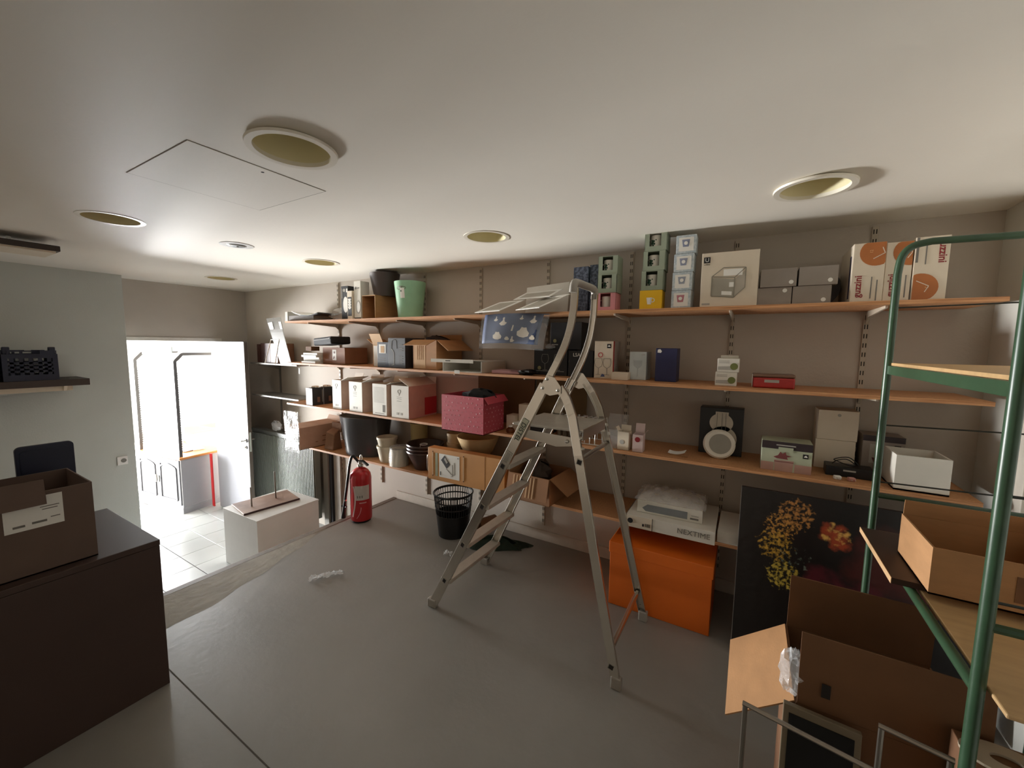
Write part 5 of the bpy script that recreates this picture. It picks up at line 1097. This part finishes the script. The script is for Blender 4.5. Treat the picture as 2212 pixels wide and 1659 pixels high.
# open carton right of it
t = open_carton('cardboard_box', 'open cardboard carton with striped front flap, behind the ladder on the lowest shelf', 'box', -1.44, 2.40, Z, 0.33, 0.33, 0.19, mat('mid_kraft', (158, 112, 74), 0.75, var=0.08), -2, flaps=(('f', 0.155, 166), ('r', 0.16, 125), ('l', 0.08, 4)))
for i, x in enumerate((0.05, 0.075, 0.10, 0.16, 0.185, 0.21)): MB(Matrix.Translation((0, -0.0015, 0.19)) @ Matrix.Rotation(radians(166), 4, 'X')).box(x, x+0.010, 0.0043, 0.0055, 0.01, 0.15).build('stripe', KRAFTL, t)
tag(crump(-1.30, 2.60, Z+0.15, 0.10, 0.10, 0.10, 44, 14, 8).build('grey_cloth', mat('grey_brown_cloth', (74, 62, 54), 0.9), smooth=True), 'grey brown cloth inside the striped open carton', 'cloth')
# white boxes on the right
t = pbox('clock_carton', 'flat white box with grey capital letters, overhanging the lowest shelf', 'box', -0.592, 2.392, Z, 0.485, 0.42, 0.076, WCARD, 1.0)
MB().box(-0.003, 0.0, -0.001, 0.42, 0, 0.077).build('dark_edge', GINK, t); fr(t, 'divider', 0.150, 0.1535, 0.0, 0.076, INK); fr(t, 'cream_end', 0.004, 0.150, 0.004, 0.072, CREAM)
fdisc(t, 'round_print', 0.024, 0.040, 0.016, INK, y=-0.0014); fr(t, 'code_patch', 0.095, 0.105, 0.018, 0.034, INK, y=-0.0014)
for a in range(5): fr(t, 'code_bar', 0.112+0.006*a, 0.115+0.006*a, 0.018, 0.038, INK, y=-0.0014)
text(t, 'lettering', 'NEXTIME', (0.375, -0.0012, 0.040), 0.042, GINK)
t = pbox('clock_carton', 'smaller grey striped white box in clear film, on the flat lettered box', 'box', -0.545, 2.46, Z+0.0776, 0.365, 0.30, 0.075, WCARD, 2)
fpoly(t, 'grey_stripe', [(0.03, 0.03), (0.05, 0.012), (0.285, 0.012), (0.285, 0.055), (0.06, 0.055)], mat('stripe_grey', (132, 136, 140), 0.5)); fr(t, 'print_line', 0.30, 0.345, 0.015, 0.025, GINK); fr(t, 'print_line', 0.305, 0.345, 0.035, 0.040, LGINK)
MB().grid(lambda u, v: (-0.02+0.40*u, 0.0+0.30*v, 0.079+0.045*sin(pi*u)**0.5*sin(pi*v)**0.7+0.012*sin(23*u+3*v)*sin(17*v)), 22, 12).build('film', FILM, t, smooth=True)
pbox('clock_carton', 'plain white carton between the lettered box and the dark canvas', 'box', -0.10, 2.46, Z, 0.20, 0.34, 0.062, WCARD)

# ================================================================ FLOOR ITEMS
# wire-grid waste basket
t = T('waste_basket', 'black plastic waste basket with a slotted upper half, on the floor', 'bin', (-2.085, 2.575, 0))
R0, R1, HB = 0.125, 0.165, 0.365
rad = lambda z: R0+(R1-R0)*z/HB
MB().lathe([(0.001, 0.001), (R0, 0.001), (rad(0.19), 0.19), (rad(0.19)-0.004, 0.19), (R0-0.004, 0.006), (0.001, 0.006)], 44).build('solid_base', BLKP, t, smooth=True)
b = MB()
for i in range(44):
    a = 2*pi*i/44; M = Matrix.Rotation(a, 4, 'Z')
    b.hexa([M @ Vector(p) for p in ((rad(0.19)-0.003, -0.0028, 0.19), (rad(0.19), -0.0028, 0.19), (rad(0.19), 0.0028, 0.19), (rad(0.19)-0.003, 0.0028, 0.19))], [M @ Vector(p) for p in ((rad(0.355)-0.003, -0.0028, 0.355), (rad(0.355), -0.0028, 0.355), (rad(0.355), 0.0028, 0.355), (rad(0.355)-0.003, 0.0028, 0.355))])
b.build('vertical_bars', BLKP, t)
for z, h in ((0.245, 0.008), (0.30, 0.010)): MB().lathe([(rad(z)-0.004, z), (rad(z)+0.002, z), (rad(z)+0.002, z+h), (rad(z)-0.004, z+h)], 44, close=True).build('hoop', BLKP, t, smooth=True)
MB().lathe([(R1-0.006, HB-0.012), (R1+0.003, HB-0.012), (R1+0.006, HB), (R1, HB+0.006), (R1-0.006, HB)], 44, close=True).build('rim', BLKP, t, smooth=True)
# fire extinguisher
t = T('fire_extinguisher', 'red fire extinguisher with black hose standing near the floor edge', 'extinguisher', (-2.955, 2.335, 0.0005))
RED = mat('extinguisher_red', (176, 28, 34), 0.28, var=0.03)
MB().lathe([(0.001, 0.012), (0.07, 0.012), (0.09, 0.02), (0.092, 0.035), (0.092, 0.40), (0.085, 0.435), (0.065, 0.465), (0.04, 0.483), (0.022, 0.488), (0.022, 0.50), (0.001, 0.50)], 40).build('cylinder', RED, t, smooth=True)
MB().lathe([(0.0, 0), (0.080, 0), (0.080, 0.0115), (0.0, 0.0115)], 32).build('foot_ring', BLKP, t)
MB().lathe([(0.0, 0.5005), (0.026, 0.5005), (0.026, 0.515), (0.018, 0.52), (0.018, 0.55), (0.0, 0.55)], 20).build('valve', STEEL, t, smooth=True)
MB().prism([(-0.02, -0.012, 0.552), (0.03, -0.012, 0.56), (0.10, -0.012, 0.53), (0.098, -0.012, 0.518), (0.03, -0.012, 0.545), (-0.02, -0.012, 0.54)], (0, 0.024, 0)).build('lever', BLKP, t)
MB().tube(bez([(0.0, 0.0, 0.55), (0.0, 0.0, 0.585), (0.012, 0.0, 0.605), (0.025, 0.0, 0.585), (0.025, 0.0, 0.555)], 4), 0.004, 8).build('pin_loop', STEEL, t, smooth=True)
def oncyl(u, z, r=0.0925): a = radians(-80)+u/r+0.35; return (r*cos(a), r*sin(a), z)
MB().grid(lambda u, v: oncyl(-0.02+0.13*u, 0.215+0.13*v), 12, 3).build('instruction_label', mat('label_grey', (196, 190, 184), 0.5), t, solid=0.0006)
for k in range(3): MB().grid(lambda u, v: oncyl(0.0+0.012*k*1.6+0.010*u, 0.235+0.022*v, 0.0931), 2, 2).build('pictogram', GINK, t)
MB().grid(lambda u, v: oncyl(0.02+0.06*u, 0.185+0.010*v, 0.0931), 6, 1).build('print_line', mat('label_pink', (214, 160, 160), 0.5), t)
MB().grid(lambda u, v: oncyl(-0.055+0.03*sin(2.6*v)+0.014*u, 0.06+0.28*v, 0.0929), 2, 16).build('swoosh', mat('swoosh_white', (226, 206, 204), 0.5), t)
MB().grid(lambda u, v: oncyl(0.03-0.04*(1-v)**2+0.006*u, 0.05+0.10*v, 0.0929), 2, 8).build('swoosh', MATS['label_pink'], t)
MB().tube(bez([(-0.018, -0.0, 0.53), (-0.028, -0.03, 0.575), (-0.035, -0.055, 0.60), (-0.045, -0.075, 0.54), (-0.06, -0.085, 0.42), (-0.08, -0.09, 0.30), (-0.105, -0.09, 0.19)], 6), [0.012]*37, 10).build('hose', BLKP, t, smooth=True)
MB().cyl((-0.105, -0.09, 0.185), (-0.103, -0.09, 0.20), 0.0125, n=12).build('hose_ring', STEEL, t)
MB().tube([(-0.106, -0.09, 0.184), (-0.118, -0.09, 0.12), (-0.128, -0.09, 0.07), (-0.136, -0.09, 0.022)], [0.011, 0.014, 0.017, 0.021], 12).tube([(-0.118, -0.09, 0.115), (-0.085, -0.093, 0.135)], 0.008).tube([(-0.118, -0.09, 0.115), (-0.15, -0.09, 0.13)], 0.010).build('nozzle', BLKP, t, smooth=True)
# dark green rag with a dark roll, plastic scraps
def ragfn(u, v):
    a = 2*pi*u; r = v
    return (0.26*r*cos(a)*(1+0.18*sin(5*a)), 0.11*r*sin(a)*(1+0.25*cos(3*a)), 0.003+0.085*(1-r)**0.7*(0.6+0.4*sin(9*u*pi+5*v))+0.012*sin(13*a)*r*(1-r))
t = T('green_rag', 'dark green cloth heaped on the floor behind the ladder', 'cloth', (-1.66, 2.60, 0), 22)
MB().grid(lambda u, v: ragfn(u, max(v, 0.01)), 48, 12).build('rag', mat('dark_green_cloth', (34, 52, 40), 0.9, var=0.2, scale=20, bump=0.5), t, smooth=True)
t = T('dark_roll', 'dark brown hollow roll lying by the green cloth', 'roll', (-1.83, 2.70, 0.0), -20)
MB(Matrix.Translation((0, 0, 0.105)) @ Matrix.Rotation(radians(90), 4, 'X')).lathe([(0.035, -0.09), (0.048, -0.09), (0.048, 0.08), (0.035, 0.08)], 24, close=True).build('roll_body', KRAFTD, t, smooth=True)
t = T('plastic_scrap', 'shiny crumpled clear plastic strip on the concrete floor', 'plastic film', (-2.40, 1.60, 0.0), 54)
rnd = random.Random(2); jit = [[(rnd.uniform(-1, 1), rnd.uniform(-1, 1), rnd.random()) for j in range(7)] for i in range(17)]
MB().grid(lambda u, v: (0.11*(2*u-1)+0.006*jit[round(u*16)][round(v*6)][0], (0.035*(1-0.5*u))*(2*v-1)+0.006*jit[round(u*16)][round(v*6)][1]+0.02*sin(3*u), 0.003+0.024*jit[round(u*16)][round(v*6)][2]), 16, 6).build('film', glassy('bright_film', (240, 242, 244), 0.58, 0.1), t)
t = T('plastic_scrap', 'white plastic bit on the floor at the ladder front rail', 'plastic film', (-1.89, 2.27, 0.0), 10)
MB().grid(lambda u, v: (0.03*(2*u-1), 0.02*(2*v-1), 0.004+0.035*jit[round(u*8)][round(v*6)][2]), 8, 6).build('film', MATS['bright_film'], t)
t = T('hanging_tag', 'small white tag hanging from the left end of the second shelf', 'tag', (-4.02, 2.452, 1.384))
MB().tube([(0, 0, 0), (0, -0.002, -0.05)], 0.0015, 6).build('string', PAPER, t); MB().box(-0.008, 0.008, -0.003, -0.001, -0.11, -0.05).build('tag_card', PAPER, t)
